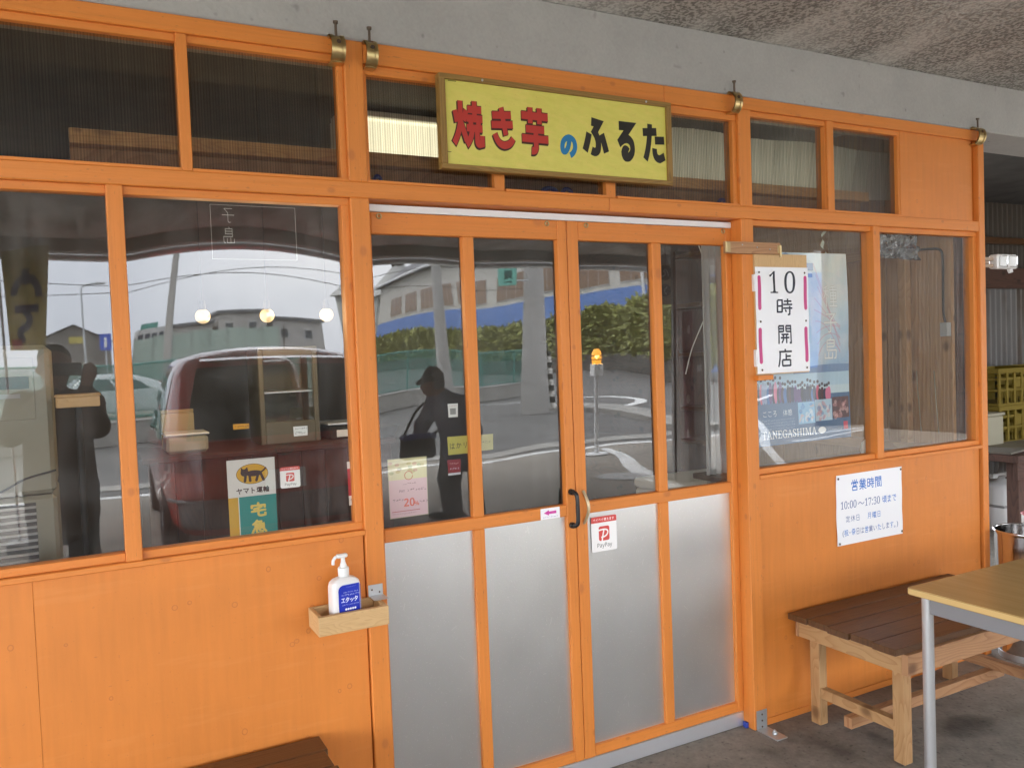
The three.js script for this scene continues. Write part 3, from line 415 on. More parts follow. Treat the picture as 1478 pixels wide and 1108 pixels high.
// ---------------------------------------------------------------- opening hours on the right-hand panel
{
  const t = thing('hours_notice', 'white notice with blue opening hours pinned to the right orange panel', 'notice', [2.3185, 0.838, -0.0115]);
  const [c, x] = canvas(1110, 800, '#f3f3f5'), B = '#3b74c4', D = '#4a5f96';
  [...'営業時間'].forEach((ch, i) => glyph(x, ch, 245 + i * 132, 72, 120, 128, 10, B, 'round'));
  x.fillStyle = D; x.font = '118px serif'; x.save(); x.translate(66, 392); x.scale(0.88, 1.02); x.fillText('10:00', 0, 0); x.restore(); glyph(x, 'し', 0, 0, 0.01, 0.01, 1, D);
  x.strokeStyle = D; x.lineWidth = 8; x.beginPath(); x.moveTo(352, 362); x.quadraticCurveTo(378, 326, 402, 352); x.quadraticCurveTo(426, 378, 448, 342); x.stroke();
  x.save(); x.translate(455, 392); x.scale(0.88, 1.02); x.fillText('17:30', 0, 0); x.restore(); [...'頃まで'].forEach((ch, i) => glyph(x, ch, 748 + i * 88, 308, 82, 90, 9, B));
  [...'定休日'].forEach((ch, i) => glyph(x, ch, 150 + i * 80, 475, 72, 74, 7, D)); [...'月曜日'].forEach((ch, i) => glyph(x, ch, 500 + i * 80, 475, 72, 74, 8, B));
  x.fillStyle = D; x.font = '84px serif'; x.fillText('(', 82, 700); x.fillText(')', 1000, 700); [...'祝'].forEach((ch) => glyph(x, ch, 112, 628, 66, 76, 9, B)); x.beginPath(); x.arc(206, 668, 7, 0, 7); x.fill(); [...'祭日は営業いたします'].forEach((ch, i) => glyph(x, ch, 232 + i * 72, 628, 66, 76, 8, i % 3 ? D : B)); x.beginPath(); x.lineWidth = 4; x.arc(968, 696, 9, 0, 7); x.stroke();
  part(t, 'sheet', sheet(0.437, 0.316, (u, v) => 0.003 + 0.0022 * Math.sin(u * 2.5 + 1) * Math.cos(v * 2) + 0.001 * Math.sin(7 * v), 16), print(c, { roughness: 0.3 }));
  for (const [a, b] of [[-0.208, 0.143], [0.208, 0.146], [-0.207, -0.148], [0.209, -0.145]]) part(t, 'tack', new THREE.SphereGeometry(0.0055, 8, 6).scale(1, 1, 0.5).translate(a, b, 0.007), M.bolt);
}
// ---------------------------------------------------------------- stickers on the door
function payPay(w, h) {
  const [c, x] = canvas(330, 380, '#f6f4f2'); x.fillStyle = '#d6504a'; x.fillRect(0, 0, 330, 66); line(x, 'ペイペイ使えます', 26, 18, 32, 35, 11, '#ffffff');
  x.fillStyle = '#d6504a'; x.beginPath(); x.roundRect(96, 108, 138, 158, 22); x.fill(); x.strokeStyle = '#f6f4f2'; x.lineWidth = 17; x.lineCap = 'butt'; x.beginPath(); x.moveTo(92, 150); x.quadraticCurveTo(214, 130, 214, 176); x.quadraticCurveTo(206, 226, 126, 228); x.stroke(); x.beginPath(); x.moveTo(164, 146); x.quadraticCurveTo(146, 210, 136, 270); x.stroke();
  x.fillStyle = '#5d5a5a'; x.font = '62px sans-serif'; x.textAlign = 'center'; x.fillText('PayPay', 166, 336);
  const g = new THREE.ShapeGeometry(roundPoly(w, h, 0.007)), p = g.attributes.position, uv = g.attributes.uv; for (let i = 0; i < p.count; i++) uv.setXY(i, p.getX(i) / w + 0.5, p.getY(i) / h + 0.5);
  return [g, print(c, { roughness: 0.3 })];
}
{ const [g, m] = payPay(0.1165, 0.134); solo('payment_sticker', g.translate(0.9045, 0.8905, -0.0735), m, 'white PayPay sticker with red band on the grey door panel beside the pale handle', 'sticker');
  const [g2, m2] = payPay(0.062, 0.066); solo('payment_sticker', g2.translate(-0.282, 1.234, -0.046), m2, 'small white PayPay sticker inside the large left window', 'sticker'); }
{
  const [c, x] = canvas(300, 150, '#f2eff4'); x.fillStyle = '#cc3f9c'; x.beginPath(); x.moveTo(46, 64); x.lineTo(128, 26); x.lineTo(128, 46); x.lineTo(246, 42); x.lineTo(246, 82); x.lineTo(128, 82); x.lineTo(128, 102); x.fill(); scribble(x, 30, 114, 230, 18, '#77708a', 71);
  solo('arrow_sticker', cbox(0.62, 0.702, 0.98, 1.021, -0.0608, -0.0596, 0.0003), M.paper, 'white label with pink arrow on the door rail left of the black handle', 'label').add(shade((() => { const m = new THREE.Mesh(sheet(0.08, 0.039).translate(0.661, 1.0005, -0.0592), print(c)); m.name = 'print'; return m; })()));
}
// ---------------------------------------------------------------- tray and hand sanitiser
{
  const t = thing('wall_tray', 'small pale wooden tray screwed to the left door post', 'tray', [-0.145, 0.8, 0]);
  const D = 0.125, z = 0.004;
  part(t, 'front', cbox(-0.112, 0.108, -0.03, 0.028, D - 0.016, D, 0.001), M.tray); part(t, 'back', cbox(-0.112, 0.108, -0.03, 0.03, z, z + 0.012, 0.001), M.tray);
  part(t, 'side', cbox(-0.112, -0.099, -0.03, 0.029, z + 0.012, D - 0.016, 0.001), M.tray); part(t, 'side', cbox(0.095, 0.108, -0.03, 0.029, z + 0.012, D - 0.016, 0.001), M.tray);
  part(t, 'bottom', cbox(-0.099, 0.095, -0.028, -0.02, z + 0.012, D - 0.016, 0.001), M.tray);
  part(t, 'plate', [cbox(0.083, 0.132, 0.0295, 0.032, 0.003, 0.06, 0.0008), cbox(0.083, 0.132, 0.03, 0.066, 0.0015, 0.0035, 0.0008)], M.galv);
  for (const [a, b] of [[0.095, 0.05], [0.12, 0.04]]) part(t, 'screw', new THREE.SphereGeometry(0.003, 8, 6).translate(a, b, 0.004), M.bolt);
}
{
  const t = thing('pump_bottle', 'white hand sanitiser pump bottle with blue label standing in the wooden tray', 'bottle', [-0.158, 0.78, 0.066], 0.12);
  const ring = (y, w, d, r) => [y, w, d, r], st = [ring(0, 0.043, 0.024, 0.016), ring(0.004, 0.047, 0.027, 0.018), ring(0.05, 0.048, 0.0275, 0.018), ring(0.118, 0.0475, 0.027, 0.018), ring(0.132, 0.044, 0.025, 0.018), ring(0.141, 0.034, 0.02, 0.016), ring(0.146, 0.018, 0.014, 0.012), ring(0.147, 0.0005, 0.0005, 0.0004)];
  const body = grid(48, 60, (u, v) => { const k = v * (st.length - 1), i = Math.min(st.length - 2, Math.floor(k)), f = k - i, q = [0, 1, 2].map((n) => lerp(st[i][n], st[i + 1][n], f)), a = u * 2 * Math.PI, ex = 0.45, sg = (x) => Math.sign(x) * Math.pow(Math.abs(x), ex); return [sg(Math.cos(a)) * q[1], q[0], -sg(Math.sin(a)) * q[2]]; });
  part(t, 'body', body, phys({ color: rgb(0.8, 0.78, 0.76), roughness: 0.32, clearcoat: 0.3 }));
  part(t, 'collar', lathe([[0.0, 0.146], [0.0165, 0.146], [0.017, 0.149], [0.017, 0.172], [0.015, 0.176], [0, 0.176]], 28), M.plastic);
  part(t, 'pump', [lathe([[0.0115, 0.176], [0.0095, 0.184], [0.0068, 0.192], [0.006, 0.208], [0, 0.208]], 20), cbox(-0.021, 0.014, 0.205, 0.2165, -0.0085, 0.0085, 0.003), tube([[-0.015, 0.21, 0], [-0.026, 0.209, 0.002], [-0.033, 0.2, 0.003], [-0.0345, 0.188, 0.003]], 0.0048, 20, 10)], M.plastic);
  const [c, x] = canvas(330, 560, '#1530b4'); x.clearRect(0, 0, 330, 560); x.fillStyle = '#1530b4'; x.beginPath(); x.moveTo(0, 560); x.lineTo(0, 90); x.quadraticCurveTo(4, 4, 90, 0); x.lineTo(330, 0); x.lineTo(330, 560); x.fill();
  x.fillStyle = '#dfe4f4'; scribble(x, 120, 30, 150, 16, '#aab6ea', 81); scribble(x, 70, 104, 230, 22, '#e8ecfa', 82); scribble(x, 40, 142, 270, 24, '#e8ecfa', 83); [...'エタッタ'].forEach((ch, i) => glyph(x, ch, 36 + i * 68, 190, 66, 76, 15, '#eef1fb')); scribble(x, 50, 292, 260, 22, '#cfd6f2', 84); x.fillStyle = '#eef1fb'; for (let i = 0; i < 5; i++) { x.beginPath(); x.arc(110 + i * 36, 370, 17, 0, 7); x.fill(); } scribble(x, 20, 440, 130, 16, '#8e9ce0', 85); scribble(x, 20, 480, 110, 14, '#8e9ce0', 86); x.fillStyle = '#eef1fb'; x.fillRect(120, 512, 180, 9);
  const lab = grid(8, 8, (u, v) => [lerp(-0.031, 0.0375, u), lerp(0.012, 0.126, v), 0.0282 + 0.0002 * Math.cos((u - 0.5) * 3)]); const lt = new THREE.CanvasTexture(c); lt.colorSpace = THREE.SRGBColorSpace;
  part(t, 'label', lab, std({ map: lt, transparent: true, roughness: 0.35 }));
  part(t, 'label_stripe', cbox(0.0395, 0.0412, 0.012, 0.122, 0.0272, 0.0283, 0.0003), M.blue);
}
// ---------------------------------------------------------------- benches
function makeBench(label, at) {
  const t = thing('bench', label, 'bench', at, 0, 'wooden benches along the shop front');
  const L = 1.06, H = 0.468, dz = [0.012, 0.118, 0.225, 0.331, 0.437], over = [0, 0.005, -0.006, 0.004, -0.004];
  dz.forEach((z, i) => part(t, 'slat', cbox(over[i], L - over[(i + 2) % 5], H - 0.026, H, z, z + 0.102, 0.002), M.brown));
  part(t, 'end_rail', cbox(0.045, 0.072, H - 0.105, H - 0.027, 0.028, 0.526, 0.0015), M.pine); part(t, 'end_rail', cbox(L - 0.072, L - 0.045, H - 0.105, H - 0.027, 0.028, 0.526, 0.0015), M.pine);
  part(t, 'front_rail', cbox(0.044, L - 0.044, H - 0.107, H - 0.027, 0.527, 0.554, 0.0015), M.reddish); part(t, 'back_rail', cbox(0.044, L - 0.044, H - 0.107, H - 0.027, 0.012, 0.0275, 0.0015), M.reddish);
  for (const [x, k] of [[0.073, 1], [L - 0.118, 1]]) for (const z of [0.06, 0.462]) part(t, 'leg', cbox(x, x + 0.045, 0, H - 0.028, z, z + 0.05, 0.002), z > 0.3 && x > 0.5 ? M.reddish : M.pine);
  part(t, 'stretcher', cbox(0.078, 0.114, 0.115, 0.158, 0.11, 0.472, 0.0015), M.pine); part(t, 'stretcher', cbox(L - 0.114, L - 0.078, 0.115, 0.158, 0.11, 0.472, 0.0015), M.reddish);
  part(t, 'long_stretcher', cbox(0.03, L - 0.03, 0.07, 0.114, 0.268, 0.305, 0.0015), M.reddish);
  return t;
}
const bench = makeBench('brown slatted wooden bench under the hours notice, right of the door', [1.766, GY, 0]);
copyOf(bench, 'dark brown slatted bench whose corner shows at the bottom left under the tray', [-1.31, GY - 0.024, 0]);
// ---------------------------------------------------------------- table
{
  const t = thing('table', 'yellowish table with round steel leg standing before the bench at the right', 'table', [1.715, GY, 0.632]);
  const W = 1.2, D = 0.62, H = 0.733;
  const sh = roundPoly(W, D, 0.014), top = new THREE.ExtrudeGeometry(sh, { depth: 0.02, bevelEnabled: true, bevelSize: 0.003, bevelThickness: 0.003, bevelSegments: 2 }).rotateX(-Math.PI / 2).translate(W / 2, H - 0.023, D / 2);
  const tm = std({ map: tex(512, 512, 0.8, (u, v) => mixc([0.56, 0.365, 0.15], [0.46, 0.285, 0.105], fbm(u, v, 3, 60, 4, 601) * 0.9 + 0.3 * (fbm(u, v, 4, 4, 3, 605) - 0.5))), roughness: 0.24 });
  part(t, 'tabletop', uvMetres(top, 2), tm);
  part(t, 'edge_band', uvMetres(new THREE.ExtrudeGeometry((() => { const s = roundPoly(W + 0.0085, D + 0.0085, 0.016); s.holes.push(roundPoly(W - 0.01, D - 0.01, 0.01)); return s; })(), { depth: 0.018, bevelEnabled: false }).rotateX(-Math.PI / 2).translate(W / 2, H - 0.0225, D / 2)), std({ color: rgb(0.68, 0.47, 0.185), roughness: 0.4 }));
  for (const [x, z] of [[0.036, 0.05], [W - 0.036, 0.05], [0.036, D - 0.05], [W - 0.036, D - 0.05]]) part(t, 'leg', rod([x, 0, z], [x, H - 0.026, z], 0.0195, 0.0195, 24), M.tubeSteel);
  for (const b of [[0.02, 0.04, 0.07, D - 0.07], [W - 0.04, W - 0.02, 0.07, D - 0.07], [0.056, W - 0.056, 0.035, 0.055], [0.056, W - 0.056, D - 0.055, D - 0.035]]) part(t, 'apron', cbox(b[0], b[1], H - 0.083, H - 0.0265, b[2], b[3], 0.002), M.greySteel);
}
// ---------------------------------------------------------------- bin, tin, lamp at the corner
{
  const t = thing('steel_bin', 'round polished steel bin standing at the right corner post', 'bin', [3.30, GY, 0.12]);
  part(t, 'body', [lathe([[0.128, 0], [0.132, 0.004], [0.145, 0.62], [0.152, 0.632], [0.152, 0.64], [0.146, 0.642], [0.14, 0.636], [0.126, 0.01], [0, 0.008]], 48)], M.steel);
  part(t, 'base_ring', lathe([[0.1325, 0.0005], [0.1345, 0.0005], [0.136, 0.03], [0.134, 0.032]], 40), M.galv);
  const c = thing('tin', 'steel tin with red rim and paper label standing on the bin', 'tin', [3.385, GY + 0.645, 0.14]);
  part(c, 'can', lathe([[0, 0], [0.085, 0], [0.087, 0.003], [0.087, 0.06], [0.085, 0.064], [0.08, 0.06], [0, 0.058]], 36), M.steel);
  part(c, 'rim', new THREE.TorusGeometry(0.0865, 0.0035, 8, 40).rotateX(Math.PI / 2).translate(0, 0.063, 0), std({ color: rgb(0.5, 0.02, 0.03), roughness: 0.35 }));
  const [k, x] = canvas(300, 100, '#e8e6e2'); x.fillStyle = '#1c1a1a'; for (const [a, w] of [[60, 26], [120, 40], [200, 60]]) x.fillRect(a, 18, w, 46); scribble(x, 20, 76, 260, 14, '#333333', 91);
  part(c, 'paper_label', grid(12, 1, (u, v) => { const a = lerp(0.2, 1.5, u) + 0.2; return [Math.sin(a - 0.9) * 0.0876, lerp(0.008, 0.05, v), Math.cos(a - 0.9) * 0.0876]; }), print(k));
}
{
  const t = thing('clip_lamp', 'twin square floodlight on a short arm at the right corner post', 'lamp', [3.183, 1.965, -0.03]);
  part(t, 'arm', [cbox(0.0, 0.1, 0.004, 0.02, -0.01, 0.01, 0.002), cbox(0.0, 0.1, -0.03, -0.014, -0.01, 0.01, 0.002), cbox(0.03, 0.07, -0.012, 0.002, -0.004, 0.006, 0.002)], std({ color: rgb(0.45, 0.33, 0.24), roughness: 0.5 }));
  part(t, 'housing', cbox(0.112, 0.282, -0.036, 0.036, -0.026, 0.026, 0.008), M.plastic);
  for (const k of [0, 1]) { const r = part(t, 'reflector', grid(8, 8, (u, v) => { const a = 2 * u - 1, b = 2 * v - 1; return [0.156 + 0.082 * k + a * 0.034, b * 0.028, 0.0165 + 0.012 * Math.max(a * a, b * b)]; }), M.steel); part(r, 'led', cbox(0.145 + 0.082 * k, 0.167 + 0.082 * k, -0.012, 0.012, 0.0175, 0.021, 0.001), M.paper); }
  part(t, 'sensor', rod([0.25, -0.036, 0], [0.25, -0.055, 0.006], 0.013, 0.011), M.plastic); part(t, 'guard', tube([[0.281, 0.024, 0], [0.302, 0.016, 0], [0.302, -0.016, 0], [0.281, -0.024, 0]], 0.004, 16, 8), M.plastic);
}
// ---------------------------------------------------------------- the dim store beside the shop
{
  const t = thing('store_wall', 'dark corrugated sheet wall of the store right of the shop', 'wall', [5.3, GY, -2.1]);
  const corr = (x0, x1, y0, y1, z, amp, pitch) => grid(Math.round((x1 - x0) / pitch * 6), 1, (u, v) => { const x = lerp(x0, x1, u); return [x, lerp(y0, y1, v), z + amp * Math.cos(x / pitch * 2 * Math.PI)]; }, (p) => [p[0], p[1]]);
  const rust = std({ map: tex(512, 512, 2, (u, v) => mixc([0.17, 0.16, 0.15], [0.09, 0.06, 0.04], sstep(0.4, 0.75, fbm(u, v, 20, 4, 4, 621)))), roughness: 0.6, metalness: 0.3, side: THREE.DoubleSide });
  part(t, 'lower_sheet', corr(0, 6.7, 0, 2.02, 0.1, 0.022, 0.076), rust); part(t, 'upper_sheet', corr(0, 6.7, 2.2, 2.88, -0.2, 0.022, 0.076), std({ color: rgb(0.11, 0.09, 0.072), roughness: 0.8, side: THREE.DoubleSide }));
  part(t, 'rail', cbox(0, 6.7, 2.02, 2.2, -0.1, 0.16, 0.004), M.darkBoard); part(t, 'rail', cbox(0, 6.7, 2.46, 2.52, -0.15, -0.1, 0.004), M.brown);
  part(t, 'added_side_sheet', corr(0, 3.1, 0, 2.88, 0, 0.022, 0.076).rotateY(-Math.PI / 2).translate(3.75, 0, -0.3), rust);  // unseen sheet added to keep side light out of the store
  const s = thing('store_side_wall', 'dark corrugated side wall closing the far right end of the canopy', 'wall', [12, GY, -2.2]);
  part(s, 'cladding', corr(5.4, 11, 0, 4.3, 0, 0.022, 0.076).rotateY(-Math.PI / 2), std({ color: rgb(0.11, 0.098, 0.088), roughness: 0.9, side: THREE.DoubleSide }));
  part(s, 'post', cbox(-0.12, -0.02, 0, 4.3, 10.9, 11.0, 0.004), M.darkBoard);
}
function makeCrate(label, at, mat) {
  const t = thing('plastic_crate', label, 'crate', at, 0, 'yellow slatted plastic crates stacked in the store');
  const W = 0.62, D = 0.42, H = 0.3, b = [];
  for (const y of [0, 0.115, 0.205, 0.262]) { const h = y === 0.262 ? 0.038 : 0.02; b.push(cbox(0, W, y, y + h, D - 0.012, D, 0.002), cbox(0, W, y, y + h, 0, 0.012, 0.002), cbox(0, 0.012, y, y + h, 0.012, D - 0.012, 0.002), cbox(W - 0.012, W, y, y + h, 0.012, D - 0.012, 0.002)); }
  part(t, 'band', b, mat);
  for (let i = 0; i <= 6; i++) part(t, 'rib', cbox(i * (W - 0.03) / 6 + 0.001, i * (W - 0.03) / 6 + 0.029, 0.0205, 0.262, D - 0.0125, D + 0.004, 0.002), mat);
  part(t, 'front_mesh', [...Array(14)].flatMap((_, i) => [cbox(0.05 + i * 0.04, 0.056 + i * 0.04, 0.02, 0.115, D - 0.008, D - 0.004, 0.0005)]), mat); part(t, 'handle_panel', cbox(0.2, 0.42, 0.14, 0.205, D - 0.01, D - 0.002, 0.002), mat);
  part(t, 'bottom', cbox(0.012, W - 0.012, 0.002, 0.012, 0.012, D - 0.012, 0.001), mat); part(t, 'back_panel', cbox(0.012, W - 0.012, 0.02, 0.262, 0.003, 0.009, 0.001), mat);
  return t;
}
{
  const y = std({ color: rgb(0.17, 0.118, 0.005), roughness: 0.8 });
  const cr = makeCrate('yellow plastic crate, lower one of the left stack on the dark store table', [5.66, 0.715, -1.9], y);
  copyOf(cr, 'yellow plastic crate, upper one of the left stack on the dark store table', [5.655, 1.017, -1.9]);
  copyOf(cr, 'yellow plastic crate, lower one of the right stack on the dark store table', [6.32, 0.715, -1.88]);
  copyOf(cr, 'yellow plastic crate, upper one of the right stack on the dark store table', [6.31, 1.017, -1.88]);
  const c = thing('cream_box', 'cream plastic box left of the yellow crates in the store', 'box', [5.32, 0.715, -1.72]);
  part(c, 'tub', [cbox(0, 0.3, 0, 0.24, 0, 0.3, 0.01)], M.cream); part(c, 'rim', cbox(-0.008, 0.308, 0.24, 0.262, -0.008, 0.308, 0.004), M.cream);
  const t = thing('store_table', 'low dark wooden table cluttered with cardboard in the store', 'table', [5.1, GY, -2.0]);
  part(t, 'tabletop', cbox(0, 2.6, 0.68, 0.732, 0, 1.0, 0.004), M.darkBoard); part(t, 'apron', cbox(0.04, 2.56, 0.55, 0.679, 0.94, 0.97, 0.003), M.darkBoard);
  for (const x of [0.1, 0.62, 1.4, 2.45]) part(t, 'leg', cbox(x, x + 0.09, 0, 0.679, 0.85, 0.938, 0.003), M.darkBoard);
  for (const [i, [x, z, w, r]] of [[0.3, 0.72, 0.3, 0.2], [0.72, 0.68, 0.42, -0.1], [1.2, 0.75, 0.36, 0.3]].entries()) solo('cardboard', cbox(-w, w, 0, 0.014, -0.15, 0.15, 0.001).rotateY(r).translate(5.1 + x, 0.714 + 0.002 * i, -2.0 + z), std({ color: rgb(0.17 + 0.04 * i, 0.15 + 0.03 * i, 0.12), roughness: 0.8 }), ['flattened grey cardboard at the left end of the dark store table', 'flattened cardboard in front of the left yellow crates', 'flattened cardboard in front of the right yellow crates'][i], 'cardboard');
  const w = thing('white_container', 'white plastic container standing under the dark store table', 'container', [5.86, GY, -1.62]);
  part(w, 'body', [lathe([[0, 0], [0.15, 0], [0.16, 0.01], [0.16, 0.34], [0.13, 0.4], [0.05, 0.42], [0.05, 0.45], [0, 0.45]], 4).rotateY(0.78), cbox(-0.1, 0.1, 0.43, 0.47, -0.02, 0.02, 0.008)], M.plastic); part(w, 'strap', cbox(-0.12, 0.12, 0.2, 0.22, -0.12, 0.12, 0.004), M.grey);
}
// ---------------------------------------------------------------- inside the shop
const caseM = std({ color: rgb(0.12, 0.108, 0.075), roughness: 0.5 }); M.timber = std({ map: pineMap, color: rgb(1.35, 1.3, 1.2), roughness: 0.6 });
const counterM = std({ map: darkBoardMap, color: rgb(0.5, 0.42, 0.42), roughness: 0.75 });
{
  const t = thing('air_conditioner', 'beige floor-standing air conditioner behind the far left window', 'air conditioner', [-1.22, GY, -0.75]);
  part(t, 'body', [cbox(-0.28, 0.286, 0.0, 1.21, -0.2, 0.22, 0.012), cbox(-0.28, 0.286, 1.215, 1.7, -0.2, 0.22, 0.014)], M.beige);
  part(t, 'control_panel', cbox(0.02, 0.24, 1.46, 1.66, 0.22, 0.2235, 0.002), M.beige); part(t, 'display', cbox(0.11, 0.225, 1.56, 1.6, 0.2235, 0.226, 0.001), M.black); part(t, 'plate', cbox(0.13, 0.2, 1.53, 1.545, 0.2235, 0.226, 0.001), M.grey);
  part(t, 'grille_back', cbox(-0.26, 0.225, 0.78, 1.19, 0.2198, 0.2212, 0.0005), M.dark);
  for (let i = 0; i < 19; i++) part(t, 'slat', cbox(-0.26, 0.225, 0.785 + i * 0.0215, 0.793 + i * 0.0215, 0.2215, 0.232, 0.001), M.grey);
  part(t, 'cable', tube([[0.0, 1.2, 0.226], [0.12, 1.23, 0.23], [0.2, 1.27, 0.23], [0.288, 1.29, 0.226]], 0.0035, 20, 6), M.dark);
}
{
  const t = thing('sample_box', 'small wooden box on a thin stand right of the air conditioner', 'box', [-0.857, GY, -0.6]);
  part(t, 'box', cbox(-0.066, 0.066, 1.49, 1.525, -0.05, 0.05, 0.003), M.tray); part(t, 'lid', cbox(-0.069, 0.069, 1.5255, 1.533, -0.053, 0.053, 0.002), M.tray); part(t, 'pole', rod([0, 0, 0], [0, 1.489, 0], 0.011), M.dark); part(t, 'foot', cbox(-0.11, 0.11, 0, 0.02, -0.11, 0.11, 0.004), M.dark);
}
{
  const t = thing('counter', 'dark brown boarded counter inside the large left window', 'counter', [-0.62, GY, -1.12]);
  for (let i = 0; i < 10; i++) part(t, 'board', cbox(i * 0.105, i * 0.105 + 0.1035, 0.02, 1.215, -0.02, 0, 0.002), counterM);
  part(t, 'carcass', cbox(0, 1.05, 0.01, 1.215, -0.5, -0.021, 0.002), counterM); part(t, 'counter_top', cbox(-0.02, 1.07, 1.216, 1.24, -0.52, 0.015, 0.004), counterM);
  const b = thing('white_tub', 'pale plastic tub on the left end of the dark counter', 'tub', [-0.44, GY + 1.24, -1.3]); part(b, 'tub', cbox(-0.095, 0.075, 0, 0.075, -0.07, 0.09, 0.012), M.cream); part(b, 'lid', cbox(-0.1, 0.08, 0.0755, 0.085, -0.075, 0.095, 0.004), M.plastic);
  const e = thing('kraft_envelope', 'yellowish paper bag standing behind the pale tub on the counter', 'paper bag', [-0.47, GY + 1.24, -1.48]); part(e, 'bag', cbox(-0.06, 0.08, 0, 0.16, -0.02, 0.02, 0.004), std({ color: rgb(0.42, 0.33, 0.16), roughness: 0.8 })); part(e, 'fold', cbox(-0.06, 0.08, 0.1605, 0.175, -0.012, 0.012, 0.002), std({ color: rgb(0.36, 0.28, 0.13), roughness: 0.8 }));
  const d = thing('display_case', 'beige framed glass display case on the counter', 'display case', [0.005, GY + 1.24, -1.42]);
  for (const [x0, x1, y0, y1] of [[-0.135, -0.112, 0, 0.43], [0.112, 0.135, 0, 0.43], [-0.112, 0.112, 0, 0.1], [-0.112, 0.112, 0.4, 0.43]]) part(d, 'frame', cbox(x0, x1, y0, y1, 0.12, 0.145, 0.003), caseM);
  part(d, 'pane', pane(-0.112, 0.112, 0.1, 0.4, 0.13, () => 0, 2), M.glass); part(d, 'cabinet', [cbox(-0.135, 0.135, 0.43, 0.442, -0.12, 0.145, 0.003), cbox(-0.135, -0.123, 0, 0.43, -0.12, 0.119, 0.002), cbox(0.123, 0.135, 0, 0.43, -0.12, 0.119, 0.002), cbox(-0.123, 0.123, 0, 0.012, -0.12, 0.119, 0.002), cbox(-0.123, 0.123, 0.012, 0.43, -0.12, -0.11, 0.002)], caseM); part(d, 'shelf', cbox(-0.12, 0.12, 0.23, 0.238, -0.1, 0.1, 0.001), M.alu);
  for (const [i, p] of [[-0.05, 0.02], [0.03, -0.03], [0.06, 0.05]].entries()) solo('sweet_potato', new THREE.SphereGeometry(0.03, 20, 14).scale(1.6, 0.8, 0.9).rotateY(0.5 * i).translate(0.005 + p[0], GY + 1.276, -1.42 + p[1]), std({ color: rgb(0.17, 0.045, 0.05), roughness: 0.75 }), ['purple sweet potato at the left in the display case', 'purple sweet potato in the middle of the display case', 'purple sweet potato at the right in the display case'][i], 'sweet potato');
  const w = thing('weighing_scale', 'dark weighing scale on the counter right of the display case', 'scale', [0.27, GY + 1.24, -1.35]); part(w, 'base', cbox(-0.09, 0.09, 0, 0.06, -0.1, 0.1, 0.008), M.dark); part(w, 'plate', cbox(-0.1, 0.1, 0.068, 0.078, -0.1, 0.1, 0.003), M.alu); part(w, 'stem', rod([0, 0.06, 0], [0, 0.068, 0], 0.03), M.grey); part(w, 'display', cbox(-0.06, 0.06, 0.012, 0.045, 0.1, 0.104, 0.001), M.paper);
  const k = thing('dark_basin', 'dark oval basin on the end of the counter behind the left door', 'basin', [0.4, GY + 1.24, -1.2]); part(k, 'bowl', lathe([[0.03, 0.002], [0.07, 0.004], [0.095, 0.05], [0.1, 0.055], [0.096, 0.057], [0.068, 0.012], [0, 0.01]], 30), M.dark); part(k, 'foot', lathe([[0, 0], [0.04, 0], [0.04, 0.003]], 20), M.dark);
}
// warm globe lamps
for (const [i, x] of [-0.417, -0.175, 0.064].entries()) {
  const t = thing('pendant_lamp', ['left one of the three warm globe lamps over the counter', 'middle one of the three warm globe lamps over the counter', 'right one of the three warm globe lamps over the counter'][i], 'lamp', [x, 1.78, -0.8], 0, 'warm globe lamps over the counter');
  const b = part(t, 'bulb', new THREE.SphereGeometry(0.028, 24, 16), std({ color: rgb(0.8, 0.7, 0.5), emissive: rgb(1.0, 0.66, 0.28), emissiveIntensity: 0.07 })); b.castShadow = false;
  part(t, 'socket', rod([0, 0.022, 0], [0, 0.06, 0], 0.014, 0.011), M.dark); part(t, 'cord', rod([0, 0.06, 0], [0, 1.05, 0], 0.0016, 0.0016, 6), M.dark);
  const l = new THREE.PointLight(new THREE.Color(1, 0.7, 0.38), 0.03); l.castShadow = true; l.position.set(0, 0, 0); l.shadow.radius = 1; t.add(l);
}
// ceiling lamps seen through the ribbed lights
function tubeLight(label, at, len, h, L, F = 1, front) {
  const t = thing('tube_lamp', label, 'lamp', at, 0, 'fluorescent ceiling lamps inside');
  part(t, 'housing', cbox(-len / 2, len / 2, h / 2 + 0.002, h / 2 + 0.03, -0.1, 0.1, 0.004), M.white);
  part(t, 'diffuser_lamp', cbox(-len / 2 + 0.01, len / 2 - 0.01, -h / 2, h / 2, -0.085, 0.085, 0.02), std({ color: rgb(0.8, 0.8, 0.7), emissive: rgb(1, 0.96, 0.72), emissiveIntensity: L }));
  for (const s of [-1, 1]) part(t, 'end_cap', cbox(s * len / 2 - 0.009, s * len / 2 + 0.009, -h / 2 - 0.004, h / 2, -0.09, 0.09, 0.003), M.white);
  const a = new THREE.RectAreaLight(new THREE.Color(1, 0.97, 0.82), L * F, len, front ? h : 0.16); if (front) { a.position.set(0, 0, 0.092); a.rotation.y = Math.PI; } else { a.position.set(0, -h / 2 - 0.006, 0); a.rotation.x = -Math.PI / 2; } t.add(a);
}
tubeLight('bright fluorescent lamp seen through the ribbed glass left of the yellow sign', [1.0, 2.71, -1.5], 1.3, 0.15, 0.16, 2.2);
tubeLight('dim fluorescent lamp seen through the ribbed glass right of the yellow sign', [1.78, 2.34, -0.56], 1.3, 0.06, 0.1, 5, true);
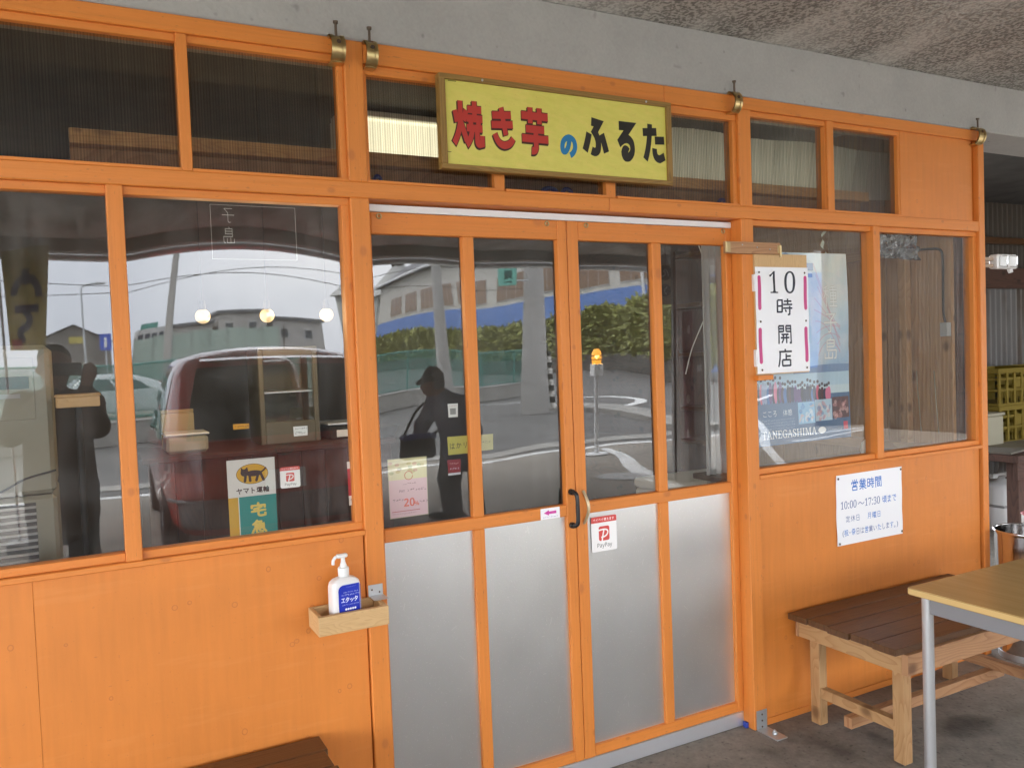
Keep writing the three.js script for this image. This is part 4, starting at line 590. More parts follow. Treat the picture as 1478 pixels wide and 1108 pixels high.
{ // pleated sheet added to diffuse the lamp glow behind the right-hand ribbed lights
  const r = rng(404), ph = Array.from({ length: 6 }, () => [rr(60, 420), r() * 6, 0.0012 + 0.002 * r()]);
  solo('added_diffuser_sheet', grid(420, 10, (u, v) => { const x = lerp(1.02, 2.98, u); return [x, lerp(2.285, 2.52, v) + 0.006 * Math.sin(x * 9), -0.235 + ph.reduce((a, [f, o, k]) => a + k * Math.sin(x * f * (1 - 0.02 * v) + o), 0) * (0.5 + 0.5 * v)]; }), phys({ color: rgb(0.6, 0.6, 0.55), transmission: 0.55, roughness: 1, thickness: 0 }), 'pale pleated plastic sheet added to diffuse the lamp glow behind the right-hand ribbed transom lights', 'plastic sheet');
}
// lumber behind the transom lights
{
  const t = thing('lintel_timber', 'bare timber running behind the ribbed transom lights', 'timber', [-0.842, 2.248, -0.2]);
  part(t, 'timber', cbox(0, 3.36, 0, 0.043, 0, 0.06, 0.002), M.timber); part(t, 'ply_apron', cbox(0, 3.36, -0.078, -0.001, 0.0, 0.012, 0.001), M.reddish);
  for (const [i, [x, w]] of [[0.067, 0.028], [0.728, 0.062], [0.813, 0.045], [1.586, 0.045]].entries()) solo('blue_tape_roll', new THREE.TorusGeometry(0.018, 0.008, 10, 24).scale(w / 0.04, 1, 1).translate(x + w / 2, 2.193, -0.145), M.blue, ['blue roll behind the transom light just right of the left door post', 'blue roll behind the transom under the yellow sign, left one of the pair', 'blue roll behind the transom under the yellow sign, right one of the pair', 'blue roll behind the transom light left of the right door post'][i], 'roll');
  const s = thing('transom_shelf', 'narrow timber ledge behind the rail carrying the blue rolls', 'shelf', [-0.8, 2.12, -0.186]); part(s, 'ledge', cbox(0, 3.3, 0.024, 0.046, 0, 0.086, 0.002), M.reddish); part(s, 'bracket', cbox(0, 3.3, 0, 0.0235, 0.066, 0.086, 0.001), M.reddish);
}
// right-hand partition of cedar boards
{
  const t = thing('cedar_wall', 'bare cedar board wall behind the rightmost window', 'wall', [3.0885, GY, -0.1]);
  for (let i = 0; i < 12; i++) part(t, 'board', cbox(-0.024 + 0.003 * (i % 3), -0.002, 0.06, 2.78, -0.128 - i * 0.128, -0.002 - i * 0.128, 0.002), M.cedar);
  part(t, 'stud', cbox(-0.07, -0.026, 0.06, 2.78, -0.275, -0.23, 0.002), M.pine); part(t, 'stud', cbox(-0.085, -0.026, 1.01, 1.06, -1.5, -0.02, 0.002), M.cedar);
  part(t, 'nogging', cbox(-0.08, -0.026, 2.05, 2.1, -1.5, -0.3, 0.002), M.cedar);
  const c = thing('switch_box', 'grey switch box with dark cable on the cedar wall', 'switch box', [3.045, 1.63, -0.125]); part(c, 'box', cbox(-0.018, 0.018, -0.035, 0.035, -0.02, 0.02, 0.003), M.grey); part(c, 'cable', tube([[0.0, 0.035, 0], [0.0, 0.1, -0.01], [0.004, 0.36, -0.012], [0.004, 0.41, -0.04], [0.004, 0.42, -0.2]], 0.006, 40, 8), M.dark);
  for (const [i, z] of [-0.3, -0.2].entries()) solo('cord', tube([[3.055, 1.42, z], [3.05, 1.3, z + 0.01], [3.05, 1.1, z + 0.025]], 0.0024, 20, 6), M.cream, ['pale cord hanging on the cedar wall, left one of the pair', 'pale cord hanging on the cedar wall, right one of the pair'][i], 'cord');
  const s = thing('dark_shelf', 'dark shelf unit left of the cedar wall behind the rightmost window', 'shelf', [2.75, GY, -1.5]); part(s, 'back', cbox(-0.3, 0.27, 0, 2.2, -0.03, 0, 0.002), M.darkBoard); for (const y of [0.7, 1.02, 1.22, 1.55, 1.85, 2.15]) part(s, 'shelf', cbox(-0.3, 0.27, y, y + 0.025, 0, 0.22, 0.002), M.brown);
  const p = thing('white_jug', 'small white jug low behind the rightmost window', 'jug', [2.66, 1.055, -0.28]); part(p, 'body', lathe([[0, -0.05], [0.04, -0.05], [0.046, -0.02], [0.04, 0.02], [0.025, 0.035], [0, 0.036]], 20), M.plastic); part(p, 'cap', lathe([[0, 0.036], [0.015, 0.036], [0.015, 0.05], [0, 0.05]], 14), M.plastic);
  const b = thing('inner_sill', 'dark plank ledge inside the right-hand windows', 'ledge', [1.66, 0.98, -0.45]); part(b, 'plank', cbox(0, 1.4, 0, 0.024, 0, 0.34, 0.002), M.brown); for (const x of [0.05, 0.7, 1.34]) part(b, 'bracket', cbox(x, x + 0.03, -0.2, -0.001, 0.05, 0.3, 0.002), M.brown);
  solo('plastic_film', grid(36, 14, (u, v) => [lerp(2.43, 2.765, u), lerp(1.965, 2.09, v) + 0.012 * (1 - u), -0.075 + 0.03 * Math.abs(fbm(u, v, 10, 5, 3, 703) - 0.5) * 2]), phys({ color: rgb(0.045, 0.045, 0.05), roughness: 0.12, clearcoat: 1 }), 'dark crumpled plastic film at the top of the rightmost window', 'plastic film');
  solo('plastic_strip', grid(4, 30, (u, v) => [2.14 + 0.012 * u + 0.01 * Math.sin(v * 9), lerp(1.98, 2.1, v), -0.09 + 0.01 * Math.sin(v * 14 + u)]), phys({ color: rgb(0.5, 0.52, 0.42), roughness: 0.2 }), 'pale twisted plastic strip above the travel poster', 'plastic strip');
  const f = thing('chest_freezer', 'white chest freezer inside behind the right door leaf', 'freezer', [2.35, GY, -1.1]); part(f, 'body', cbox(-0.35, 0.35, 0, 0.8, -0.28, 0.28, 0.012), M.white); part(f, 'lid', cbox(-0.355, 0.355, 0.806, 0.86, -0.285, 0.29, 0.012), M.plastic); part(f, 'vent', cbox(-0.3, -0.1, 0.08, 0.2, 0.28, 0.284, 0.002), M.grey);
  solo('white_rope', tube([[1.83, 2.16, -0.6], [1.90, 2.0, -0.6], [1.945, 1.85, -0.6], [1.925, 1.79, -0.6], [1.808, 1.59, -0.6], [1.76, 1.46, -0.6]], 0.0028, 40, 6), M.paper, 'thin white rope hanging behind the right pane of the right door', 'rope');
}
solo('white_curtain', grid(60, 8, (u, v) => [lerp(1.665, 1.79, u), lerp(0.9, 2.08, v), -0.36 + 0.012 * Math.sin(u * 22 + v) * (1.2 - 0.5 * v)]), phys({ color: rgb(0.62, 0.63, 0.64), transmission: 0.2, roughness: 1, thickness: 0 }), 'narrow white curtain behind the right pane of the right door', 'curtain');
// papers and stickers on the glass
const paper = (name, label, cat, w, h, at, draw, bg = '#eeeeec', px = 700) => { const [c, x] = canvas(Math.round(w * px / Math.max(w, h)), Math.round(h * px / Math.max(w, h)), bg); draw(x, c.width, c.height); return solo(name, sheet(w, h, (u, v) => 0.002 * u * v).translate(...at), print(c), label, cat); };
paper('courier_banner', 'courier poster with black cat emblem on yellow oval over a teal field', 'poster', 0.143, 0.245, [-0.397, 1.179, -0.058], (x, w, h) => {
  x.fillStyle = '#d2d0cb'; x.fillRect(0, 0, w, h); x.fillStyle = '#c79a2a'; x.fillRect(0, h * 0.47, w * 0.2, h); x.fillStyle = '#17807a'; x.fillRect(w * 0.22, h * 0.47, w * 0.78, h);
  x.fillStyle = '#c99a22'; x.strokeStyle = '#4a3d12'; x.lineWidth = 5; x.beginPath(); x.ellipse(w * 0.52, h * 0.19, w * 0.33, h * 0.125, 0, 0, 7); x.fill(); x.stroke();
  x.fillStyle = '#1a1a1c'; x.strokeStyle = '#1a1a1c'; x.beginPath(); x.ellipse(w * 0.55, h * 0.185, w * 0.17, h * 0.038, 0, 0, 7); x.fill(); x.beginPath(); x.ellipse(w * 0.36, h * 0.17, w * 0.085, h * 0.045, 0, 0, 7); x.fill(); x.beginPath(); x.moveTo(w * 0.28, h * 0.16); x.lineTo(w * 0.29, h * 0.1); x.lineTo(w * 0.35, h * 0.135); x.lineTo(w * 0.42, h * 0.1); x.lineTo(w * 0.44, h * 0.16); x.fill();
  x.lineWidth = w * 0.055; x.lineCap = 'round'; for (const [a, b] of [[0.38, 0.36], [0.46, 0.47], [0.64, 0.6], [0.7, 0.75]]) { x.beginPath(); x.moveTo(a * w, h * 0.2); x.lineTo(b * w, h * 0.275); x.stroke(); } x.lineWidth = w * 0.035; x.beginPath(); x.moveTo(w * 0.7, h * 0.175); x.quadraticCurveTo(w * 0.76, h * 0.16, w * 0.8, h * 0.13); x.stroke();
  [...'ヤマト運輸'].forEach((ch, i) => glyph(x, ch, w * (0.17 + i * 0.14), h * 0.36, w * 0.125, h * 0.075, 14, '#1c1c1e')); [...'宅急'].forEach((ch, i) => glyph(x, ch, w * 0.44, h * (0.56 + i * 0.22), w * 0.34, h * 0.18, 15, '#d8bb58'));
}, '#d2d0cb', 900);
paper('orange_label', 'small orange label on the large left window', 'label', 0.047, 0.016, [-0.4215, 1.4035, -0.05], (x, w, h) => scribble(x, w * 0.1, h * 0.3, w * 0.8, h * 0.4, '#4b3208', 3), '#d99a25', 260);
paper('white_label', 'small white label at the right of the large left window', 'label', 0.044, 0.03, [-0.242, 1.3755, -0.05], (x, w, h) => { scribble(x, w * 0.1, h * 0.15, w * 0.8, h * 0.2, '#444444', 5); scribble(x, w * 0.1, h * 0.55, w * 0.6, h * 0.25, '#444444', 6); }, '#e6e6e2', 260);
paper('red_flyer', 'red and white flyer at the lower right edge of the large left window', 'flyer', 0.05, 0.142, [-0.072, 1.193, -0.05], (x, w, h) => { x.fillStyle = '#bf2a36'; x.fillRect(0, h * 0.16, w, h * 0.62); x.fillStyle = '#f0ece6'; for (let i = 0; i < 10; i++) { x.beginPath(); x.ellipse(w * (0.35 + 0.4 * (i % 2)), h * (0.2 + 0.06 * i), w * 0.13, h * 0.022, 0.5, 0, 7); x.fill(); } scribble(x, w * 0.1, h * 0.85, w * 0.5, h * 0.04, '#333333', 8); }, '#e9e5e0', 420);
paper('campaign_poster', 'pink campaign poster with red number low in the left door glass', 'poster', 0.141, 0.202, [0.123, 1.1525, -0.088], (x, w, h) => {
  x.fillStyle = '#ddd6a6'; x.fillRect(0, 0, w, h * 0.36); x.fillStyle = '#d9b6bf'; x.fillRect(0, h * 0.36, w, h); x.strokeStyle = '#a9a586'; x.lineWidth = 8; x.strokeRect(4, 4, w - 8, h - 8); { const r = rng(17); for (let i = 0; i < 14; i++) { x.globalAlpha = 0.5; x.fillStyle = ['#c98a7a', '#b5a35c', '#8fa06a'][i % 3]; x.beginPath(); x.ellipse(r() * w, h * (0.06 + 0.24 * r()), w * 0.06, h * 0.025, 0, 0, 7); x.fill(); } x.globalAlpha = 1; }
  x.strokeStyle = '#c96a50'; x.lineWidth = 10; x.beginPath(); x.arc(w * 0.52, h * 0.3, w * 0.1, 0, 6); x.stroke(); scribble(x, w * 0.36, h * 0.42, w * 0.28, h * 0.035, '#7a5a58', 9); x.fillStyle = '#5c4344'; x.font = `${h * 0.06}px sans-serif`; x.fillText('PAY', w * 0.26, h * 0.575); scribble(x, w * 0.46, h * 0.525, w * 0.46, h * 0.045, '#5c4344', 10); scribble(x, w * 0.08, h * 0.68, w * 0.28, h * 0.05, '#5c4344', 12); x.fillStyle = '#d4553f'; x.font = `bold ${h * 0.19}px sans-serif`; x.fillText('20', w * 0.36, h * 0.82); x.font = `bold ${h * 0.1}px sans-serif`; x.fillText('%', w * 0.64, h * 0.82); scribble(x, w * 0.78, h * 0.74, w * 0.16, h * 0.05, '#5c4344', 13); x.fillStyle = '#b0525a'; x.fillRect(w * 0.06, h * 0.885, w * 0.72, h * 0.012); scribble(x, w * 0.06, h * 0.92, w * 0.6, h * 0.025, '#8a6a6a', 14);
}, '#d9b6bf', 800);
paper('yellow_note', 'yellow handwritten note at the right edge of the left door glass', 'note', 0.08, 0.063, [0.315, 1.28, -0.088], (x, w, h) => line(x, 'はかり', w * 0.08, h * 0.34, h * 0.36, h * 0.4, 9, '#3b3a22'), '#b9b04e', 360);
paper('yellow_note', 'pale yellow note at the left edge of the second door glass', 'note', 0.055, 0.057, [0.424, 1.281, -0.088], (x, w, h) => scribble(x, w * 0.2, h * 0.4, w * 0.6, h * 0.2, '#6d6a40', 15), '#aaa35c', 260);
paper('red_note', 'small dark red card below the yellow note in the left door', 'card', 0.049, 0.054, [0.296, 1.204, -0.088], (x, w, h) => { x.fillStyle = '#8a2a33'; x.fillRect(0, 0, w, h * 0.86); scribble(x, w * 0.15, h * 0.2, w * 0.7, h * 0.12, '#d9b9b6', 16); scribble(x, w * 0.15, h * 0.5, w * 0.7, h * 0.16, '#c9c0d6', 18); }, '#cfcfd6', 260);
paper('white_card', 'white card on the upper part of the left door glass by the man reflected', 'card', 0.037, 0.047, [0.3, 1.403, -0.088], (x, w, h) => { x.fillStyle = '#8f8f8c'; x.fillRect(w * 0.2, h * 0.34, w * 0.6, h * 0.46); scribble(x, w * 0.15, h * 0.12, w * 0.7, h * 0.08, '#a05050', 19); }, '#dfdeda', 260);
{ // clear film with white printing on the back of the bowed window
  const c = document.createElement('canvas'); c.width = 640; c.height = 400; const x = c.getContext('2d'); x.strokeStyle = 'rgba(235,235,225,0.75)'; x.lineWidth = 3; x.strokeRect(3, 3, 634, 394); x.save(); x.translate(640, 0); x.scale(-1, 1); [...'子島'].forEach((ch, i) => glyph(x, ch, 460, 10 + i * 150, 100, 130, 3, 'rgba(235,235,225,0.8)')); x.restore();
  const t = new THREE.CanvasTexture(c); t.colorSpace = THREE.SRGBColorSpace; solo('clear_film', sheet(0.255, 0.165).translate(-0.352, 1.993, -0.056), std({ map: t, transparent: true, roughness: 0.5 }), 'clear film with white lettering hung at the top of the large left window', 'film');
}
// ---------------------------------------------------------------- the street that the glass mirrors
const strip = (pts, w, y) => { const n = pts.length, pos = [], idx = [], uv = []; pts.forEach(([x, z], i) => { const a = pts[Math.max(0, i - 1)], b = pts[Math.min(n - 1, i + 1)], L = Math.hypot(b[0] - a[0], b[1] - a[1]), nx = -(b[1] - a[1]) / L, nz = (b[0] - a[0]) / L, ww = Array.isArray(w) ? w[i] : w; for (const s of [-0.5, 0.5]) { pos.push(x + nx * ww * s, y, z + nz * ww * s); uv.push(x, z); } }); for (let i = 0; i < n - 1; i++) idx.push(2 * i, 2 * i + 1, 2 * i + 3, 2 * i, 2 * i + 3, 2 * i + 2); const g = new THREE.BufferGeometry(); g.setAttribute('position', new THREE.Float32BufferAttribute(pos, 3)); g.setAttribute('uv', new THREE.Float32BufferAttribute(uv, 2)); g.setAttribute('normal', new THREE.Float32BufferAttribute(pos.map((_, i) => (i % 3 === 1 ? 1 : 0)), 3)); if (pts.length > 1) { const a = new THREE.Vector3(...pos.slice(0, 3)), b = new THREE.Vector3(...pos.slice(3, 6)), c = new THREE.Vector3(...pos.slice(9, 12)); if (b.sub(a).cross(c.sub(a)).y < 0) for (let i = 0; i < idx.length; i += 3) [idx[i], idx[i + 1]] = [idx[i + 1], idx[i]]; } g.setIndex(idx); return g; };
const curve = (pts, n = 30) => { const c = new THREE.CatmullRomCurve3(pts.map(([x, z]) => new THREE.Vector3(x, 0, z))); return c.getPoints(n).map((p) => [p.x, p.z]); };
const paint = std({ map: tex(512, 512, 1.4, (u, v) => { const k = sstep(0.66, 0.74, fbm(u, v, 40, 40, 4, 801)); return mixc([0.68, 0.68, 0.66], [0.2, 0.2, 0.19], k); }), roughness: 0.7 });
const kerbM = std({ map: tex(512, 512, 2, (u, v) => mul([0.30, 0.29, 0.265], 0.75 + 0.5 * fbm(u, v, 24, 24, 4, 811))), roughness: 0.9 });
struct('road_line', strip(curve([[-16, 9.6], [-4, 9.3], [-0.3, 8.8], [2.4, 8.4], [4.3, 8.35], [6.5, 8.75], [8.4, 8.7], [12, 7.4], [18, 4]]), 0.19, GY + 0.004), paint);
struct('road_line', strip(curve([[6.7, 8.45], [6.35, 7.5], [5.85, 6.6], [5.45, 5.7], [5.2, 4.8]]), [...Array(31)].map((_, i) => 0.13 + 0.006 * i), GY + 0.004), paint);
struct('road_line', strip(curve([[28.3, 40], [27.5, 35], [24, 28.5], [22.6, 25], [22, 20]]), 0.22, GY + 0.004), paint);
struct('road_line', strip(curve([[9, 22], [11.6, 20.6], [13.6, 19], [13.7, 17.1], [12.3, 15.5], [10.6, 14.7]]), [...Array(31)].map((_, i) => 0.16 + 0.014 * Math.min(i, 30 - i)), GY + 0.004), paint);
struct('road_line', strip(curve([[7, 5.0], [8.7, 7.1], [10.2, 8.6], [14, 13], [19, 17]]), 0.16, GY + 0.004), paint);
struct('road_line', strip(curve([[9.6, 7.3], [11.5, 7.4], [14, 8.2], [19, 11]]), 0.13, GY + 0.004), paint);
const slab = (pts, w, h) => { const off = (k) => pts.map(([x, z], i) => { const a = pts[Math.max(0, i - 1)], b = pts[Math.min(pts.length - 1, i + 1)], L = Math.hypot(b[0] - a[0], b[1] - a[1]); return [x - (b[1] - a[1]) / L * k, z + (b[0] - a[0]) / L * k]; }); const wall = (p) => grid(p.length - 1, 1, (u, v) => { const i = Math.round(u * (p.length - 1)); return [p[i][0], lerp(GY - 0.02, GY + h, v), p[i][1]]; }, (q) => [q[0] + q[2], q[1]]); return merge([strip(pts, w, GY + h), wall(off(w / 2)), wall(off(-w / 2))]); };
struct('kerb', strip(curve([[-20, 10.4], [-4, 10.2], [-0.3, 9.75], [3, 9.2], [4.6, 9], [6.6, 9.5], [8.4, 9.5], [9.2, 9.9]]), 0.5, GY + 0.002), kerbM);
struct('traffic_island', slab(curve([[10.8, 17], [10.9, 14.6], [10.5, 12.4], [10.1, 10.9], [9.6, 9.4]]), 0.8, 0.1), kerbM);
solo('manhole_cover', [lathe([[0, GY + 0.002], [0.28, GY + 0.002], [0.29, GY + 0.008], [0, GY + 0.009]], 28).translate(5.25, 0, 5.95)], M.grey, 'pale round manhole cover in the apron near the road marking', 'manhole cover');
struct('gravel_lot', flat(-60, 9, 24.5, 44, GY + 0.004), std({ map: tex(512, 512, 3, (u, v) => mul([0.26, 0.24, 0.2], 0.5 + fbm(u, v, 90, 90, 4, 821))), roughness: 0.95 }));
// canopy column with a flag banner
{
  const t = thing('canopy_column', 'square grey concrete column carrying the canopy', 'column', [5.78, GY, 5.2]); part(t, 'shaft', cbox(-0.17, 0.17, 0, 2.87, -0.17, 0.17, 0.012), M.concrete); part(t, 'plinth', cbox(-0.22, 0.22, 0, 0.1, -0.22, 0.22, 0.01), kerbM); part(t, 'notice', cbox(-0.05, 0.02, 1.3, 1.38, -0.174, -0.171, 0.0005), M.paper);
  const b = thing('flag_banner', 'maroon flag banner on a thin pole before the concrete column', 'banner', [5.52, GY, 5.18]); part(b, 'pole', rod([0, 0, 0], [0, 2.75, 0], 0.014), M.dark);
  const [c, x] = canvas(160, 640, '#5c1c36'); x.fillStyle = '#d8cfc8'; for (const y of [90, 260, 430, 600]) { x.beginPath(); x.arc(80, y, 22, 0, 7); x.fill(); } part(b, 'cloth', sheet(0.13, 1.55, (u, v) => 0.02 * Math.sin(u * 3 + v * 2), 14).rotateY(1.15).translate(0.07, 1.25, -0.16), print(c)); part(b, 'top_bar', rod([0, 2.05, 0], [0.14, 2.05, -0.32], 0.008), M.dark);
  const [d, y] = canvas(256, 512, '#c9b48c'); y.fillStyle = '#1c1a1a'; y.beginPath(); y.arc(128, 110, 96, 0, 7); y.fill(); y.beginPath(); y.arc(128, 330, 80, 0, 7); y.fill(); y.strokeStyle = '#d8d4cc'; y.lineWidth = 20; y.beginPath(); y.moveTo(80, 150); y.quadraticCurveTo(110, 40, 150, 90); y.quadraticCurveTo(90, 140, 190, 160); y.moveTo(100, 290); y.quadraticCurveTo(180, 330, 110, 380); y.stroke();
  const s = thing('round_mark_sign', 'hanging sign with black round marks under the canopy edge', 'sign', [5.56, 2.36, 5.4]); part(s, 'face', sheet(0.26, 0.5, () => 0).rotateY(Math.PI), print(d)); part(s, 'hanger', rod([0, 0.25, 0], [0, 0.47, 0], 0.006), M.dark);
  const e = thing('steel_bracket', 'dark steel sign bracket below the canopy edge', 'bracket', [6.9, 2.5, 6.25]); part(e, 'bar', [cbox(-0.3, 0.5, -0.05, 0.04, -0.03, 0.03, 0.004), cbox(-0.3, -0.22, 0.04, 0.36, -0.03, 0.03, 0.004)], M.dark); part(e, 'plate', cbox(-0.2, 0.5, 0.06, 0.16, -0.01, 0.01, 0.002), M.paper);
  const l = thing('amber_lamp_post', 'short grey post with a glowing amber lamp beside the road', 'lamp', [6.2, GY, 7.9]); part(l, 'pole', rod([0, 0.03, 0], [0, 1.15, 0], 0.03), M.white); part(l, 'box', cbox(-0.08, 0.08, 1.1505, 1.33, -0.07, 0.07, 0.006), M.paper); part(l, 'foot', lathe([[0, 0], [0.16, 0], [0.15, 0.03], [0, 0.031]], 20), M.white);
  const q = part(l, 'lamp', lathe([[0, 1.33], [0.07, 1.33], [0.08, 1.4], [0.075, 1.5], [0.04, 1.56], [0, 1.57]], 20), std({ color: rgb(0.5, 0.2, 0.02), emissive: rgb(1, 0.42, 0.05), emissiveIntensity: 1.1 })); for (const yy of [1.4, 1.46]) part(q, 'band', new THREE.TorusGeometry(0.079, 0.008, 8, 24).rotateX(Math.PI / 2).translate(0, yy, 0), M.dark);
  const pl = new THREE.PointLight(new THREE.Color(1, 0.5, 0.1), 0.3); pl.position.set(0, 1.45, 0); pl.castShadow = true; l.add(pl);
}
{
  const [c, x] = canvas(300, 640, '#8f8046'); { const r = rng(19); for (let i = 0; i < 160; i++) { x.globalAlpha = 0.08; x.fillStyle = r() < 0.5 ? '#b9aa60' : '#5d5024'; x.fillRect(r() * 300, r() * 640, 10 + r() * 30, 60 + r() * 200); } x.globalAlpha = 1; }
  x.strokeStyle = '#2a2740'; x.lineWidth = 50; x.lineJoin = 'round'; x.beginPath(); x.moveTo(60, 310); x.quadraticCurveTo(70, 190, 150, 190); x.quadraticCurveTo(230, 200, 240, 290); x.moveTo(150, 130); x.lineTo(150, 230); x.moveTo(60, 380); x.lineTo(240, 380); x.moveTo(170, 390); x.quadraticCurveTo(90, 460, 170, 500); x.quadraticCurveTo(240, 520, 180, 590); x.stroke(); x.fillStyle = '#8a2a34'; x.fillRect(200, 570, 80, 60);
  const t = thing('cloth_banner', 'olive yellow cloth banner with dark print on a pole, mirrored in the far left window', 'banner', [-1.2, GY, 6.0]);
  const cm = print(c), cm2 = phys({ map: cm.map, transmission: 0.5, roughness: 1, thickness: 0, side: THREE.DoubleSide }); part(t, 'cloth', grid(24, 20, (u, v) => [lerp(0.21, -0.17, u) * (0.72 + 0.28 * v) - 0.03 * (1 - v), lerp(1.8, 2.68 + 0.08 * (1 - u), v), 0.03 * Math.sin(u * 8 + 2 * v) * (0.4 + v)]), cm2); part(t, 'pole', rod([-0.2, 0, 0.02], [-0.2, 2.7, 0.02], 0.012), M.white); part(t, 'top_bar', rod([-0.2, 2.69, 0.02], [0.24, 2.77, 0.02], 0.007), M.grey); part(t, 'base', cbox(-0.3, 0, 0, 0.08, -0.12, 0.16, 0.01), M.grey);
}
// fence on a low wall
{
  const A = [-6, 13.6], B = [14.8, 24.56], L = Math.hypot(B[0] - A[0], B[1] - A[1]), turn = -Math.atan2(B[1] - A[1], B[0] - A[0]), green = std({ color: rgb(0.07, 0.24, 0.20), roughness: 0.5 });
  const w = thing('low_wall', 'low concrete wall under the green fence across the road', 'wall', [A[0], GY, A[1]], turn); part(w, 'wall', cbox(-14, L, 0, 0.47, -0.08, 0.08, 0.006), kerbM); part(w, 'coping', cbox(-14, L, 0.471, 0.5, -0.1, 0.1, 0.006), M.concrete);
  const f = thing('mesh_fence', 'green wire mesh fence standing on the low wall across the road', 'fence', [A[0], GY + 0.5, A[1]], turn);
  for (let x = -13.9; x <= L; x += 1.985) part(f, 'post', rod([x, 0, 0], [x, 1.2, 0], 0.03), green); part(f, 'rail', rod([-14, 1.17, 0.0], [L, 1.17, 0], 0.022), green); part(f, 'rail', rod([-14, 0.06, 0], [L, 0.06, 0], 0.018), green);
  const S = 128, d = new Uint8Array(S * S * 4); for (let j = 0; j < S; j++) for (let i = 0; i < S; i++) { const k = (j * S + i) * 4, a = (i + j) % 64, b = (i - j + 256) % 64, on = Math.min(a, 64 - a) < 7 || Math.min(b, 64 - b) < 7; d[k] = 55; d[k + 1] = 128; d[k + 2] = 115; d[k + 3] = on ? 255 : 40; }
  const t = new THREE.DataTexture(d, S, S); t.colorSpace = THREE.SRGBColorSpace; t.wrapS = t.wrapT = THREE.RepeatWrapping; t.magFilter = THREE.LinearFilter; t.repeat.set(1 / 0.16, 1 / 0.16); t.needsUpdate = true;
  part(f, 'mesh', grid(1, 1, (u, v) => [lerp(-14, L, u), lerp(0.06, 1.17, v), -0.026], (p) => [p[0], p[1]]), std({ map: t, transparent: true, roughness: 0.6, side: THREE.DoubleSide }));
}
// utility poles and lines
function pole(label, x, z, r, h, arms) {
  const t = thing('utility_pole', label, 'utility pole', [x, GY, z], 0, 'concrete utility poles along the road'); part(t, 'shaft', rod([0, 0, 0], [0, h, 0], r, r * 0.72, 20), M.concrete);
  for (const y of arms) { part(t, 'crossarm', cbox(-0.9, 0.5, y, y + 0.08, -r - 0.09, -r - 0.01, 0.004), M.galv); for (const a of [-0.8, -0.3, 0.4]) part(t, 'insulator', lathe([[0, 0.08], [0.04, 0.08], [0.05, 0.12], [0.03, 0.2], [0, 0.21]], 10).translate(a, y, -r - 0.05), M.white); }
  return t;
}
pole('thin concrete utility pole across the lot, mirrored in the bowed left window', 2.95, 40, 0.2, 12, [8.2, 9.4, 10.4]);
pole('concrete utility pole behind the man, mirrored in the left door', 8.0, 18, 0.2, 10, [6.5]);
const p3 = pole('stout concrete utility pole with teal sign at the fence end', 9.7, 15.9, 0.35, 10, [7.5]);
{ const [c, x] = canvas(64, 512, '#d8d4cc'); x.fillStyle = '#26241f'; for (let i = 0; i < 5; i++) x.fillRect(0, i * 102, 64, 52); const t = thing('guy_guard', 'black and white striped guard on the guy wire beside the stout pole', 'guard', [10.12, GY, 15.85]); part(t, 'guard', rod([0.06, 0.1, 0], [-0.02, 1.6, 0], 0.07, 0.07, 14), print(c)); part(t, 'wire', rod([-0.02, 1.6, 0], [-0.42, 7.4, 0], 0.01, 0.01, 6), M.dark); }
{
  const [c, x] = canvas(256, 640, '#6fb3a2'); x.save(); [...'フルタ精麺'].forEach((ch, i) => glyph(x, ch, 66, 24 + i * 112, 118, 100, 12, '#20443c')); x.restore(); x.strokeStyle = '#20443c'; x.lineWidth = 12; x.beginPath(); x.moveTo(180, 606); x.lineTo(76, 606); x.lineTo(104, 588); x.moveTo(76, 606); x.lineTo(104, 624); x.stroke();
  const t = thing('pole_sign', 'teal hanging sign with dark vertical lettering beside the stout pole', 'sign', [8.74, 3.98, 15.6]); part(t, 'plate', cbox(-0.23, 0.23, -0.72, 0.72, 0, 0.03, 0.004), std({ color: rgb(0.15, 0.42, 0.36), roughness: 0.5 })); part(t, 'face', sheet(0.45, 1.42).rotateY(Math.PI).translate(0, 0, -0.002), print(c)); part(t, 'bracket', [rod([0.22, 0.5, 0.015], [0.8, 0.5, 0.2], 0.02), rod([0.22, -0.6, 0.015], [0.8, -0.6, 0.2], 0.02)], M.galv);
}
for (const [i, [a, b, s]] of [[[-30, 8.2, 30], [2.9, 9.4, 40], 0.6], [[-30, 10.4, 26], [2.9, 10.5, 40], 0.7], [[-30, 7, 34], [2.9, 8.3, 40], 0.5], [[2.9, 10.5, 40], [8, 9.4, 18], 0.5], [[2.9, 8.3, 40], [40, 9.2, 60], 0.9], [[-25, 4.6, 48], [34, 8.6, 52], 0.5], [[-25, 7.6, 50], [34, 6.4, 52], 0.7], [[8, 6.6, 18], [36, 8, 30], 0.4]].entries()) { const pts = [...Array(9)].map((_, k) => { const f = k / 8; return [lerp(a[0], b[0], f), lerp(a[1], b[1], f) - s * 4 * f * (1 - f), lerp(a[2], b[2], f)]; }); solo('power_line', tube(pts, 0.022, 40, 5), M.dark, ['uppermost left overhead power line', 'power line second from the top left of the far pole', 'lower left power line running to the far pole', 'power line between the two far poles', 'low power line running right from the far pole', 'long power line crossing the whole lot, rising to the right', 'long power line crossing the whole lot, falling to the right', 'power line running right from the pole behind the man'][i] + ' against the overcast sky', 'power line', 'overhead power lines'); }
